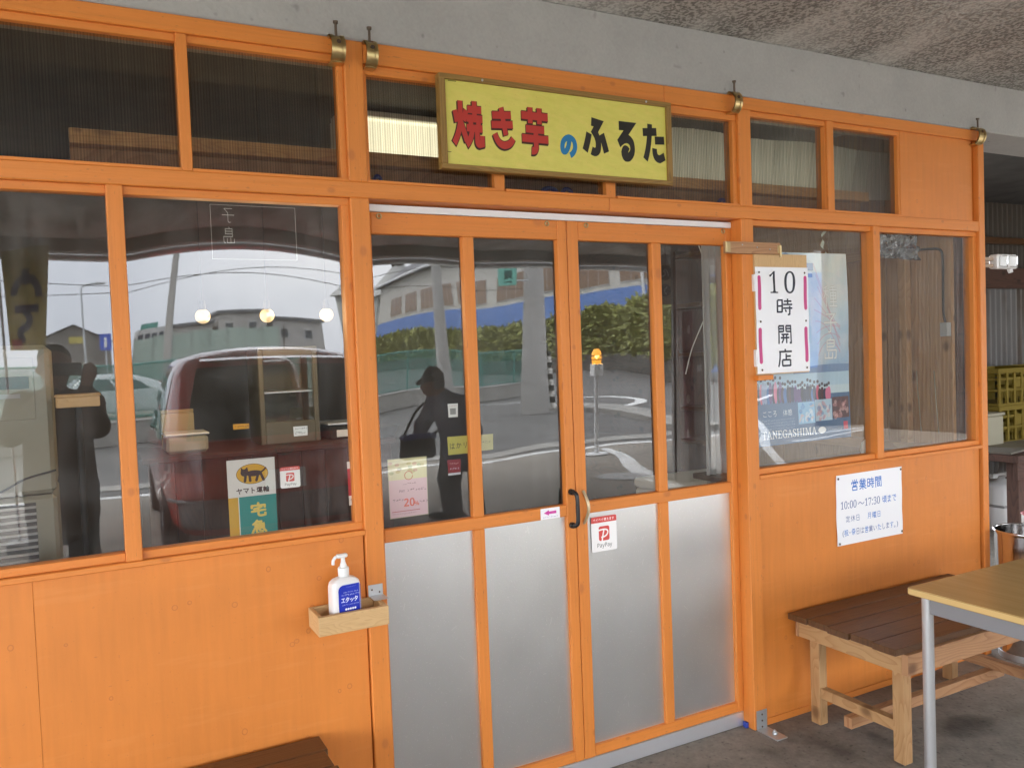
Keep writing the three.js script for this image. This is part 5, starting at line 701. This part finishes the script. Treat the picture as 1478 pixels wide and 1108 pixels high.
// the blue and white works building with hedge and stone wall
{
  const t = thing('works_building', 'long white building with blue band and tiled eave behind the hedge', 'building', [31.4, GY, 34]);
  const wht = std({ color: rgb(0.55, 0.53, 0.48), roughness: 0.8 }), blu = std({ map: tex(256, 64, 4, (u, v) => mul([0.13, 0.24, 0.55], 0.8 + 0.4 * fbm(u, v, 40, 4, 3, 831))), roughness: 0.6 });
  part(t, 'wall', cbox(0, 9, 5.6, 10, 0, 62, 0.01), wht); part(t, 'blue_cladding', cbox(-0.06, 9, 0, 5.59, 0, 62, 0.01), blu);
  for (let i = 0; i < 9; i++) for (let k = 0; k < 3; k++) { const z = 4 + i * 6.0 + k * 1.52, w = part(t, 'window', cbox(-0.05, 0.04, 5.95, 8.15, z, z + 1.5, 0.01), std({ color: rgb(0.5, 0.48, 0.45), roughness: 0.6 })); part(w, 'pane', cbox(-0.07, -0.045, 6.05, 8.05, z + 0.06, z + 1.44, 0.005), std({ color: rgb(0.22, 0.13, 0.07), roughness: 0.25 })); }
  const rf = part(t, 'roof', [grid(1, 1, (u, v) => [lerp(-0.7, 4.5, v), lerp(10, 12.4, v), lerp(-0.6, 62.6, u)]), cbox(-0.7, 9, 9.9, 10.02, -0.6, 62.6, 0.01)], std({ color: rgb(0.09, 0.09, 0.1), roughness: 0.6, side: THREE.DoubleSide }));
  const ti = new THREE.InstancedMesh(new THREE.CylinderGeometry(0.16, 0.16, 0.5, 10).rotateZ(Math.PI / 2), M.white, 90), m4 = new THREE.Matrix4(); for (let i = 0; i < 90; i++) ti.setMatrixAt(i, m4.makeTranslation(-0.55, 10.14, -0.4 + i * 0.7)); ti.name = 'eave_tile'; ti.userData.kind = 'stuff'; shade(ti); rf.add(ti);
  part(t, 'downpipe', rod([-0.12, 0.2, 5.5], [-0.12, 9.9, 5.5], 0.14), M.white); 
  const h = thing('pavilion', 'tall pale hall with hipped roof beyond the works building', 'building', [47, GY, 132]); part(h, 'wall', cbox(-6, 6, 0, 11.5, -5, 5, 0.02), std({ color: rgb(0.42, 0.42, 0.38), roughness: 0.8 })); part(h, 'roof', new THREE.CylinderGeometry(1.6, 9.4, 5, 4, 1).rotateY(Math.PI / 4).translate(0, 14, 0), std({ color: rgb(0.36, 0.36, 0.34), roughness: 0.8 })); part(h, 'roof_vent', lathe([[0, 16.5], [1.5, 16.5], [1.7, 17], [1, 17.6], [0, 17.8]], 16), M.dark);
}
const leafG = (() => { const g = new THREE.BufferGeometry(), p = []; for (let i = 0; i < 5; i++) { const a = i * 1.26, c = Math.cos(a), s = Math.sin(a), up = 0.5 + 0.3 * (i % 2); p.push(0, 0, 0, c * 0.7 - s * 0.25, up * 0.6, s * 0.7 + c * 0.25, c, up, s, 0, 0, 0, c, up, s, c * 0.7 + s * 0.25, up * 0.6, s * 0.7 - c * 0.25); } g.setAttribute('position', new THREE.Float32BufferAttribute(p, 3)); g.computeVertexNormals(); return g; })();
const leafM = std({ color: rgb(1, 1, 1), roughness: 0.7, side: THREE.DoubleSide });
function hedge(label, pts, w, y0, h, n, size, seed) {
  const t = thing('hedge', label, 'hedge', [pts[0][0], GY, pts[0][1]]), r = rng(seed), im = new THREE.InstancedMesh(leafG, leafM, n), m = new THREE.Matrix4(), q = new THREE.Quaternion(), e = new THREE.Euler(), col = new THREE.Color();
  for (let i = 0; i < n; i++) { const f = r() * (pts.length - 1), k = Math.min(pts.length - 2, Math.floor(f)), u = f - k, hh = h * (0.82 + 0.3 * vn(f * 9, 1, 999, 999, seed)), s = size * (0.6 + 0.8 * r()), edge = Math.pow(r(), 0.4); m.compose(new THREE.Vector3(lerp(pts[k][0], pts[k + 1][0], u) - pts[0][0] + (r() < 0.7 ? -1 : 1) * w * 0.5 * edge, y0 + hh * Math.pow(r(), 0.75), lerp(pts[k][1], pts[k + 1][1], u) - pts[0][1]), q.setFromEuler(e.set(r() * 6, r() * 6, r() * 6)), new THREE.Vector3(s, s, s)); im.setMatrixAt(i, m); const g = 0.6 + 0.8 * r(); im.setColorAt(i, col.setRGB(0.27 * g, 0.28 * g, 0.085 * g)); }
  im.name = 'foliage'; im.userData.kind = 'stuff'; shade(im); t.add(im);
  const c = pts.slice(0, -1).map((a, k) => { const b = pts[k + 1], L = Math.hypot(b[0] - a[0], b[1] - a[1]); return cbox(0, L, y0, y0 + h * 0.8, -w * 0.3, w * 0.3, 0.05).rotateY(-Math.atan2(b[1] - a[1], b[0] - a[0])).translate(a[0] - pts[0][0], 0, a[1] - pts[0][1]); });
  part(t, 'twigs', c, std({ color: rgb(0.27, 0.28, 0.085), roughness: 1 })); return t;
}
hedge('tall clipped green hedge along the far side of the road', [[23.2, 24], [25.2, 29], [29, 38], [29.6, 46], [29.6, 92]], 2, 0.9, 2.9, 15000, 0.42, 91);
{
  const t = thing('stone_wall', 'dark stone retaining wall under the tall hedge', 'wall', [22.4, GY, 24.2]); const pts = [[0, 0], [2, 5], [5.8, 14], [6.3, 22], [6.3, 68]], st = [0.09, 0.12, 0.075].map((a) => std({ color: rgb(a, a * 0.96, a * 0.82), roughness: 0.9 })), r = rng(93);
  pts.slice(0, -1).forEach((a, k) => { const b = pts[k + 1], L = Math.hypot(b[0] - a[0], b[1] - a[1]), ang = -Math.atan2(b[1] - a[1], b[0] - a[0]), n = k > 2 ? 0 : Math.floor(L / 0.9); const core = part(t, 'core', cbox(0, L, 0, 1.0, 0.04, 0.4, 0.01), st[0]); core.position.set(a[0], 0, a[1]); core.rotation.y = ang; for (let i = 0; i < n; i++) for (let j = 0; j < 5; j++) { const o = (j % 2) * 0.4 + r() * 0.1, s = part(t, 'stone', cbox(i * L / n + o * 0.6, i * L / n + o * 0.6 + L / n - 0.05, j * 0.2, j * 0.2 + 0.17 + 0.02 * r(), -0.05 - 0.05 * r(), 0.03, 0.02), st[Math.floor(r() * 3)]); s.position.copy(core.position); s.rotation.y = ang; } });
}
// buildings beyond the lot
{
  const wall = (c) => std({ color: rgb(...c), roughness: 0.85 });
  const g = thing('gabled_warehouse', 'grey gabled warehouse with yellow sign beyond the gravel lot', 'warehouse', [-0.6, GY, 120]);
  const s = new THREE.Shape(); s.moveTo(-4.2, 0); s.lineTo(4.2, 0); s.lineTo(4.2, 5.4); s.lineTo(0, 7.4); s.lineTo(-4.2, 5.4); part(g, 'wall', new THREE.ExtrudeGeometry(s, { depth: 14, bevelEnabled: false }), std({ map: tex(256, 256, 3, (u, v) => mul([0.2, 0.185, 0.165], 0.6 + 0.8 * fbm(u, v, 30, 4, 4, 841))), roughness: 0.9 }));
  part(g, 'roof', [grid(1, 1, (u, v) => [lerp(-4.6, 0, u), lerp(5.3, 7.52, u), lerp(-0.4, 14.4, v)]), grid(1, 1, (u, v) => [lerp(4.6, 0, u), lerp(5.3, 7.52, u), lerp(-0.4, 14.4, v)])], std({ color: rgb(0.12, 0.12, 0.12), roughness: 0.7, side: THREE.DoubleSide })); part(g, 'sign', cbox(-0.6, 1.1, 5.0, 5.9, -0.1, -0.02, 0.01), std({ color: rgb(0.5, 0.42, 0.12), roughness: 0.6 })); part(g, 'door', cbox(-1, 1.6, 0, 2.6, -0.06, 0, 0.01), wall([0.32, 0.29, 0.24]));
  const o = thing('white_offices', 'white flat-roofed offices with dark window rows beyond the lot', 'building', [10.6, GY, 160]); part(o, 'wall', cbox(-2.6, 2.6, 0, 8, 0, 8, 0.02), wall([0.5, 0.5, 0.48])); for (let r = 0; r < 2; r++) for (let i = 0; i < 4; i++) part(o, 'window', cbox(-2.3 + i * 1.2, -1.4 + i * 1.2, 4.2 + r * 1.9, 5.2 + r * 1.9, -0.05, 0.02, 0.01), wall([0.05, 0.06, 0.08])); part(o, 'roof_sign', cbox(-2, 1, 8, 8.9, 0.2, 0.6, 0.02), wall([0.1, 0.3, 0.25]));
  const b = thing('noise_barrier', 'pale green panel barrier along the far side of the lot', 'barrier', [3.0, GY, 70]); for (let i = 0; i < 8; i++) part(b, 'panel', cbox(i * 1.5 + 0.03, i * 1.5 + 1.47, 0, 3.7 + 0.1 * (i % 2), -0.05, 0.05, 0.01), wall([0.36, 0.44, 0.38])); for (let i = 0; i < 9; i++) part(b, 'post', cbox(i * 1.5 - 0.05, i * 1.5 + 0.028, 0, 3.9, -0.1, 0.1, 0.01), wall([0.3, 0.34, 0.31]));
  const bn = std({ color: rgb(0.42, 0.4, 0.37), roughness: 0.85 });
  for (const [i, [x, w, h]] of [[12, 5, 5.6], [18.5, 6.5, 6.6], [26, 7, 5.8]].entries()) { const t = thing('house', ['low grey house left of the two beyond the pale green barrier', 'cream house with small windows behind the pale green barrier', 'wide pale house right of the cream house beyond the barrier'][i], 'house', [x, GY, 108]); part(t, 'wall', cbox(-w / 2, w / 2, 0, h, 0, 8, 0.02), bn); part(t, 'roof', cbox(-w / 2 - 0.3, w / 2 + 0.3, h, h + 0.35, -0.4, 8.4, 0.02), wall([0.16, 0.16, 0.165])); for (const a of [-0.28, 0.2]) { const k = part(t, 'window', cbox(a * w - 0.6, a * w + 0.6, h - 2.2, h - 1, -0.06, 0.02, 0.01), wall([0.55, 0.55, 0.52])); part(k, 'pane', cbox(a * w - 0.5, a * w + 0.5, h - 2.1, h - 1.1, -0.08, -0.055, 0.005), wall([0.07, 0.08, 0.09])); } }
  const l = thing('street_light', 'slim street light with curved arm beyond the fence', 'street light', [-0.1, GY, 62]); part(l, 'pole', tube([[0, 0, 0], [0, 6.6, 0], [0.2, 7.4, 0], [1.0, 7.6, 0]], 0.07, 40, 10), M.galv); part(l, 'head', cbox(0.9, 1.5, 7.5, 7.64, -0.12, 0.12, 0.03), M.grey);
  const rs = thing('road_sign', 'blue road sign with white mark on a pole beyond the fence', 'road sign', [0.55, GY, 42]); part(rs, 'pole', rod([0, 0, 0], [0, 3.3, 0], 0.04), M.galv); part(rs, 'plate', cbox(-0.25, 0.25, 2.5, 3.3, -0.07, -0.045, 0.004), std({ color: rgb(0.06, 0.12, 0.5), roughness: 0.4 })); part(rs, 'mark', [cbox(-0.06, 0.06, 2.65, 2.95, -0.074, -0.071, 0.001), new THREE.CylinderGeometry(0.07, 0.07, 0.003, 16).rotateX(Math.PI / 2).translate(0, 3.06, -0.0725)], M.paper);
}
// vehicles
function makeCar(name, label, category, at, turn, paintM, S) {
  const t = thing(name, label, category, at, turn);
  const K = S.k, pick = (y, c) => { let i = 0; while (i < K.length - 2 && y > K[i + 1][0]) i++; return lerp(K[i][c], K[i + 1][c], clamp((y - K[i][0]) / (K[i + 1][0] - K[i][0]))); };
  const Wd = (y) => pick(y, 1), Zr = (y) => pick(y, 2), Zf = (y) => pick(y, 3), E = 5.5, pw = (v) => Math.sign(v) * Math.pow(Math.abs(v), 2 / E);
  const surf = (a, y, o = 0) => { const w = Wd(y) + o, r = Zr(y) - o, f = Zf(y) + o; return [pw(Math.cos(a)) * w, y, (r + f) / 2 + pw(Math.sin(a)) * (f - r) / 2]; };
  const y0 = K[0][0], y1 = K[K.length - 1][0];
  part(t, 'body', [grid(120, 48, (u, v) => surf(-u * 2 * Math.PI, lerp(y0, y1, v))), grid(40, 8, (u, v) => { const p = surf(-u * 2 * Math.PI, y1), k = 1 - v; return [p[0] * k, y1 + 0.03 * Math.sin(v * 1.57), (Zr(y1) + Zf(y1)) / 2 + (p[2] - (Zr(y1) + Zf(y1)) / 2) * k]; }), grid(30, 2, (u, v) => { const p = surf(u * 2 * Math.PI, y0), k = 1 - v; return [p[0] * k, y0, (Zr(y0) + Zf(y0)) / 2 + (p[2] - (Zr(y0) + Zf(y0)) / 2) * k]; })], paintM);
  const rear = (x, y, o) => { const w = Wd(y), r = Zr(y), f = Zf(y), h = (f - r) / 2; return [x, y, (r + f) / 2 - h * Math.pow(Math.max(0, 1 - Math.pow(Math.abs(x / w), E)), 1 / E) - o]; };
  const patch = (x0, x1, ya, yb, o, n = 16) => grid(n, n, (u, v) => { const y = lerp(ya, yb, v), s = Wd(y) / Wd(ya); return rear(lerp(x1, x0, u) * s, y, o); });
  const side = (sx, z0, z1, ya, yb, o) => grid(16, 10, (u, v) => { const y = lerp(ya, yb, v), f = lerp(z0, z1, u), r = Zr(y), q = Zf(y), c = (r + q) / 2, h = (q - r) / 2, n = (lerp(r + 0.25, q - 0.25, (f - 0)) - c) / h; return [sx * (Wd(y) * Math.pow(Math.max(0, 1 - Math.pow(Math.abs(n), E)), 1 / E) + o), y, c + n * h]; });
  const gl = phys({ color: rgb(0.015, 0.016, 0.018), roughness: 0.04, clearcoat: 1, side: THREE.DoubleSide }), W = S.w;
  part(t, 'rear_window', patch(-W * 0.8, W * 0.8, S.belt, S.roof - 0.12, 0.004), gl); for (const s of [-1, 1]) { part(t, 'side_window', side(s, 0.06, 0.44, S.belt, S.roof - 0.14, 0.004), gl); part(t, 'side_window', side(s, 0.48, 0.86, S.belt, S.roof - 0.14, 0.004), gl); }
  part(t, 'windscreen', grid(12, 8, (u, v) => { const y = lerp(S.belt + 0.02, S.roof - 0.1, v), x = lerp(-0.85, 0.85, u) * Wd(y), h = (Zf(y) - Zr(y)) / 2; return [x, y, (Zf(y) + Zr(y)) / 2 + h * Math.pow(1 - Math.pow(0.85 * Math.abs(2 * u - 1), E), 1 / E) + 0.004]; }), gl);
  for (const s of [-1, 1]) { part(t, 'tail_lamp', patch(s > 0 ? W * 0.66 : -W * 0.97, s > 0 ? W * 0.97 : -W * 0.66, S.belt - 0.26, S.belt - 0.02, 0.008), phys({ color: rgb(0.35, 0.04, 0.035), roughness: 0.1, clearcoat: 1, side: THREE.DoubleSide })); for (const z of S.axles) { const w = part(t, 'wheel', lathe([[0.18, -0.09], [0.29, -0.1], [0.305, -0.07], [0.305, 0.07], [0.29, 0.1], [0.18, 0.09]], 28).rotateZ(Math.PI / 2).translate(s * (W - 0.1), 0.305, z), M.dark); part(w, 'rim', lathe([[0, 0.05], [0.06, 0.06], [0.175, 0.085], [0.18, -0.08], [0, -0.08]], 20).rotateZ(-s * Math.PI / 2).translate(s * (W - 0.1), 0.305, z), M.alu); } }
  part(t, 'bumper', patch(-W * 0.96, W * 0.96, 0.27, 0.5, 0.035), S.bumper); part(t, 'bumper_edge', tube([...Array(15)].map((_, i) => rear(lerp(-0.95, 0.95, i / 14) * W, 0.505, 0.03)), 0.018, 40, 8), S.bumper);
  part(t, 'number_plate', patch(-0.165, 0.165, 0.56, 0.72, 0.012, 3), M.white);
  const em = part(t, 'emblem', new THREE.TorusGeometry(0.07, 0.007, 8, 36).scale(1, 0.66, 1), M.steel); em.position.set(...rear(0, S.belt - 0.12, 0.012)); const e2 = new THREE.Mesh(merge([new THREE.TorusGeometry(0.04, 0.006, 8, 30).scale(1, 0.42, 1).translate(0, 0.018, 0), new THREE.TorusGeometry(0.04, 0.006, 8, 30).scale(0.5, 1.0, 1).translate(0, 0, 0.002)]), M.steel); e2.name = 'inner_ring'; em.add(shade(e2));
  part(t, 'wiper', [rod(rear(0.0, S.belt + 0.02, 0.02), rear(-0.34, S.belt + 0.1, 0.02), 0.008)], M.black); part(t, 'roof_spoiler', grid(20, 6, (u, v) => { const y = S.roof - 0.07 + 0.02 * v, p = rear(lerp(0.8, -0.8, u) * Wd(y), y, 0.11 * (1 - v)); return p; }), paintM); part(t, 'aerial', rod([0.2, S.roof + 0.02, 0.9], [0.2, S.roof + 0.22, 0.82], 0.006, 0.004, 6), M.black);
  return t;
}
const vanS = { w: 0.94, belt: 1.0, roof: 1.685, axles: [0.75, 3.2], bumper: std({ color: rgb(0.16, 0.15, 0.15), roughness: 0.25 }), k: [[0.2, 0.84, 0.14, 3.7], [0.3, 0.92, 0.04, 3.85], [0.55, 0.95, 0.0, 3.9], [0.93, 0.955, 0.04, 3.7], [1.0, 0.95, 0.06, 3.1], [1.3, 0.89, 0.15, 2.6], [1.52, 0.83, 0.22, 2.2], [1.62, 0.78, 0.3, 2.05], [1.66, 0.71, 0.4, 1.95], [1.685, 0.56, 0.5, 1.85]] };
const red = phys({ color: rgb(0.55, 0.045, 0.035), roughness: 0.3, metalness: 0.1, clearcoat: 1, clearcoatRoughness: 0.04 });
makeCar('parked_van', 'dark red compact van parked with its tail to the shop', 'van', [0.66, GY, 4.35], 0.04, red, vanS);
const carS = { w: 0.84, belt: 0.92, roof: 1.42, axles: [0.8, 3.3], bumper: std({ color: rgb(0.5, 0.5, 0.5), roughness: 0.3 }), k: [[0.2, 0.76, 0.14, 4.0], [0.3, 0.82, 0.04, 4.15], [0.55, 0.84, 0, 4.2], [0.86, 0.84, 0.05, 4.0], [0.93, 0.82, 0.12, 3.1], [1.15, 0.74, 0.3, 2.7], [1.34, 0.66, 0.5, 2.2], [1.42, 0.52, 0.7, 1.9]] };
makeCar('parked_car', 'white car parked on the gravel lot, seen between the photographer and the glass', 'car', [-1.3, GY, 27], 1.45, phys({ color: rgb(0.7, 0.7, 0.7), roughness: 0.3, clearcoat: 1 }), carS);
makeCar('parked_car', 'dark green car parked far back on the gravel lot', 'car', [2.6, GY, 41], 1.7, phys({ color: rgb(0.04, 0.1, 0.08), roughness: 0.3, clearcoat: 1 }), carS);
makeCar('parked_car', 'silver car parked beside the dark green car on the lot', 'car', [6.6, GY, 42], 1.5, phys({ color: rgb(0.4, 0.42, 0.44), metalness: 0.5, roughness: 0.3, clearcoat: 1 }), carS);
// people
function blob(caps, cell, k) {      // one smooth skin round tapered bones: [x, y, z, r] to [x, y, z, r]
  let lo = [9, 9, 9], hi = [-9, -9, -9]; for (const c of caps) for (const p of c) for (let i = 0; i < 3; i++) { lo[i] = Math.min(lo[i], p[i] - p[3] - 2 * cell); hi[i] = Math.max(hi[i], p[i] + p[3] + 2 * cell); }
  const size = Math.max(hi[0] - lo[0], hi[1] - lo[1], hi[2] - lo[2]), N = Math.min(150, Math.ceil(size / cell) + 4), mid = lo.map((a, i) => (a + hi[i]) / 2), half = size / 2 * N / (N - 4);
  const mc = new MarchingCubes(N, new THREE.MeshStandardMaterial(), false, false, 400000); mc.isolation = 0;
  const f = mc.field, hs = N / 2; for (let z = 0; z < N; z++) for (let y = 0; y < N; y++) for (let x = 0; x < N; x++) {
    const P = [mid[0] + (x - hs) / hs * half, mid[1] + (y - hs) / hs * half, mid[2] + (z - hs) / hs * half]; let s = 0, best = 1e9; const ds = [];
    if (P[0] < lo[0] || P[0] > hi[0] || P[1] < lo[1] || P[1] > hi[1] || P[2] < lo[2] || P[2] > hi[2]) { f[x + y * N + z * N * N] = -1; continue; }
    for (const [a, b] of caps) { const bx = b[0] - a[0], by = b[1] - a[1], bz = b[2] - a[2], px = P[0] - a[0], py = P[1] - a[1], pz = P[2] - a[2], t = clamp((px * bx + py * by + pz * bz) / Math.max(1e-9, bx * bx + by * by + bz * bz)), d = Math.hypot(px - bx * t, py - by * t, pz - bz * t) - lerp(a[3], b[3], t); ds.push(d); if (d < best) best = d; }
    for (const d of ds) if (d - best < 8 * k) s += Math.exp(-(d - best) / k); f[x + y * N + z * N * N] = -(best - k * Math.log(s));
  }
  mc.update(); const n = mc.count, g = new THREE.BufferGeometry(), pos = new Float32Array(mc.positionArray.subarray(0, n * 3)), nor = new Float32Array(mc.normalArray.subarray(0, n * 3));
  for (let i = 0; i < n; i++) { for (let c = 0; c < 3; c++) pos[i * 3 + c] = mid[c] + pos[i * 3 + c] * half; const L = Math.hypot(nor[i * 3], nor[i * 3 + 1], nor[i * 3 + 2]) || 1; for (let c = 0; c < 3; c++) nor[i * 3 + c] /= L; }
  g.setAttribute('position', new THREE.BufferAttribute(pos, 3)); g.setAttribute('normal', new THREE.BufferAttribute(nor, 3)); return g;
}
function makePerson(label, at, turn, J, mats) {
  const t = thing('person', label, 'person', at, turn), S = (n) => J[n], cap = (a, ra, b, rb) => [[...S(a), ra], [...S(b), rb]];
  const hd = S('head'), F = J.face, up = [0, 1, 0], rt = [up[1] * F[2] - up[2] * F[1], up[2] * F[0] - up[0] * F[2], up[0] * F[1] - up[1] * F[0]], off = (f, u, r) => [hd[0] + F[0] * f + rt[0] * r, hd[1] + F[1] * f + u, hd[2] + F[2] * f + rt[2] * r];
  const dot = (f, u, r, q) => [[...off(f, u, r), q], [...off(f, u, r), q]];
  const hand = (s) => { const w = S(s + 'wrist'), d = J[s + 'hand'], o = []; o.push([[...w, 0.028], [w[0] + d[0] * 0.07, w[1] + d[1] * 0.07, w[2] + d[2] * 0.07, 0.03]]); for (let i = 0; i < 4; i++) { const a = (i - 1.5) * 0.019, L = [0.065, 0.078, 0.074, 0.058][i], b = [w[0] + d[0] * 0.085 + a * d[1], w[1] + d[1] * 0.085 - a * d[0], w[2] + d[2] * 0.085 + a * 0.4]; o.push([[...b, 0.0095], [b[0] + d[0] * L, b[1] + d[1] * L - 0.012, b[2] + d[2] * L - 0.01, 0.0075]]); } o.push([[w[0] + d[0] * 0.02, w[1] + d[1] * 0.02 + 0.015, w[2] + d[2] * 0.02, 0.013], [w[0] + d[0] * 0.06 + 0.03 * d[1], w[1] + d[1] * 0.06 + 0.035, w[2] + d[2] * 0.06, 0.009]]); return o; };
  const skin = [[[...off(-0.01, 0.03, 0), 0.088], [...off(0.02, -0.03, 0), 0.07]], [[...off(0.035, -0.075, 0), 0.045], [...off(0.03, -0.05, 0), 0.05]], dot(0.098, -0.02, 0, 0.014), [[...off(0.088, 0.012, 0), 0.012], [...off(0.105, -0.02, 0), 0.012]], dot(0.0, -0.015, 0.083, 0.02), dot(0.0, -0.015, -0.083, 0.02), dot(0.085, -0.062, 0, 0.013), cap('neck', 0.055, 'head', 0.055), cap('neck', 0.07, 'chest', 0.12), cap('chest', 0.13, 'pelvis', 0.12)];
  for (const s of ['l', 'r']) skin.push(cap(s + 'sh', 0.05, s + 'el', 0.04), cap(s + 'el', 0.038, s + 'wrist', 0.026), cap(s + 'hip', 0.08, s + 'knee', 0.055), cap(s + 'knee', 0.05, s + 'ankle', 0.036), ...hand(s));
  part(t, 'body', blob(skin, 0.014, 0.01), mats.skin);
  const jk = [cap('neck', 0.075, 'chest', 0.155), cap('chest', 0.165, 'pelvis', 0.165), cap('lsh', 0.085, 'rsh', 0.085), [[...S('pelvis'), 0.165], [S('pelvis')[0], S('pelvis')[1] - 0.1, S('pelvis')[2], 0.165]]]; for (const s of ['l', 'r']) jk.push(cap(s + 'sh', 0.08, s + 'el', 0.064), cap(s + 'el', 0.063, s + 'wrist', 0.043)); if (J.pack) jk.push(...J.pack);
  part(t, 'jacket', blob(jk, 0.016, 0.016), mats.jacket);
  const tr = [cap('lhip', 0.105, 'rhip', 0.105)]; for (const s of ['l', 'r']) tr.push(cap(s + 'hip', 0.11, s + 'knee', 0.08), cap(s + 'knee', 0.08, s + 'ankle', 0.066)); part(t, 'trousers', blob(tr, 0.016, 0.012), mats.trousers);
  const toe = J.toe ?? F; for (const s of ['l', 'r']) { const a = S(s + 'ankle'); part(t, 'shoe', blob([[[a[0] - toe[0] * 0.05, 0.045, a[2] - toe[2] * 0.05, 0.042], [a[0] + toe[0] * 0.13, 0.036, a[2] + toe[2] * 0.13, 0.034]], [[a[0], 0.05, a[2], 0.045], [...a, 0.045]]], 0.012, 0.01), M.dark); }
  part(t, 'hair', blob([[[...off(-0.03, 0.05, 0), 0.09], [...off(-0.04, 0.0, 0), 0.08]]], 0.01, 0.01), mats.hair);
  if (mats.cap) { part(t, 'cap', [blob([[[...off(-0.005, 0.06, 0), 0.098], [...off(-0.01, 0.08, 0), 0.085]], [[...off(0.1, 0.045, -0.03), 0.02], [...off(0.14, 0.03, 0.03), 0.018]], [[...off(0.1, 0.045, 0.03), 0.02], [...off(0.14, 0.03, -0.03), 0.018]]], 0.01, 0.012)], mats.cap); }
  for (const s of [-1, 1]) part(t, 'eye', new THREE.SphereGeometry(0.012, 10, 8).translate(...off(0.083, 0.012, 0.032 * s)), M.dark);
  return t;
}
const skinM = std({ color: rgb(0.42, 0.24, 0.16), roughness: 0.6 }), hairM = std({ color: rgb(0.02, 0.018, 0.016), roughness: 0.7 });
const shooter = makePerson('person in dark brown coat raising a phone with both hands before the window', [-0.97, GY, 2.9], 0, { face: [0.05, 0, -1], toe: [0, 0, -1], head: [0.01, 1.63, -0.02], neck: [0, 1.47, 0.01], chest: [0, 1.28, 0.02], pelvis: [0, 0.95, 0.03], lsh: [0.17, 1.41, 0.01], rsh: [-0.17, 1.41, 0.01], lel: [0.21, 1.28, -0.08], rel: [-0.24, 1.26, -0.08], lwrist: [0.16, 1.5, -0.19], rwrist: [-0.02, 1.5, -0.19], lhand: [0.2, 0.97, -0.12], rhand: [0.35, 0.92, -0.1], lhip: [0.09, 0.92, 0.03], rhip: [-0.09, 0.92, 0.03], lknee: [0.1, 0.5, 0.0], rknee: [-0.11, 0.5, 0.0], lankle: [0.1, 0.1, 0.04], rankle: [-0.13, 0.1, 0.04], pack: [[[0, 1.2, 0.02, 0.18], [0, 0.78, 0.03, 0.2]]] }, { skin: skinM, hair: hairM, jacket: std({ color: rgb(0.15, 0.095, 0.07), roughness: 0.85 }), trousers: std({ color: rgb(0.06, 0.05, 0.05), roughness: 0.9 }) });
{ const p = thing('phone', 'dark phone held up by the person in the brown coat', 'phone', [-0.9, 1.6, 2.66]); part(p, 'case', cbox(-0.075, 0.075, -0.036, 0.036, 0, 0.009, 0.004), M.black); part(p, 'camera_bump', cbox(0.035, 0.07, -0.002, 0.03, -0.003, 0.0005, 0.001), M.dark); }
makePerson('person in navy jacket and dark cap walking past with head bowed', [2.28, GY, 4.55], 0, { face: [-0.78, -0.2, 0.58], toe: [-0.78, 0, 0.6], head: [-0.14, 1.33, 0.05], neck: [-0.05, 1.21, 0.02], chest: [0.02, 1.04, 0.0], pelvis: [0.08, 0.74, 0.02], lsh: [-0.08, 1.15, 0.14], rsh: [0.14, 1.14, -0.12], lel: [-0.2, 0.93, 0.18], rel: [0.22, 0.9, -0.14], lwrist: [-0.28, 0.8, 0.1], rwrist: [0.2, 0.68, -0.16], lhand: [-0.6, -0.7, 0], rhand: [0, -1, 0], lhip: [0.03, 0.72, 0.07], rhip: [0.13, 0.72, -0.04], lknee: [-0.03, 0.4, 0.1], rknee: [0.2, 0.41, -0.06], lankle: [-0.02, 0.1, 0.12], rankle: [0.25, 0.1, -0.06] }, { skin: skinM, hair: std({ color: rgb(0.25, 0.25, 0.25), roughness: 0.8 }), jacket: std({ color: rgb(0.26, 0.29, 0.38), roughness: 0.8 }), trousers: std({ color: rgb(0.1, 0.1, 0.115), roughness: 0.9 }), cap: std({ color: rgb(0.05, 0.05, 0.06), roughness: 0.8 }) });
{ const b = thing('shoulder_bag', 'blue and brown shoulder bag carried by the person in the navy jacket', 'bag', [2.0, 0.72, 4.63]); part(b, 'pouch', cbox(-0.14, 0.14, -0.12, 0.1, -0.06, 0.06, 0.03), M.dark); part(b, 'flap', cbox(-0.145, 0.145, 0.06, 0.12, -0.065, 0.065, 0.02), M.blue); part(b, 'strap', tube([[-0.13, 0.1, 0], [0.02, 0.34, 0.06], [0.26, 0.5, 0.02], [0.3, 0.3, -0.1], [0.14, 0.1, 0]], 0.012, 40, 6), M.dark); }
renderer.render(scene, camera);
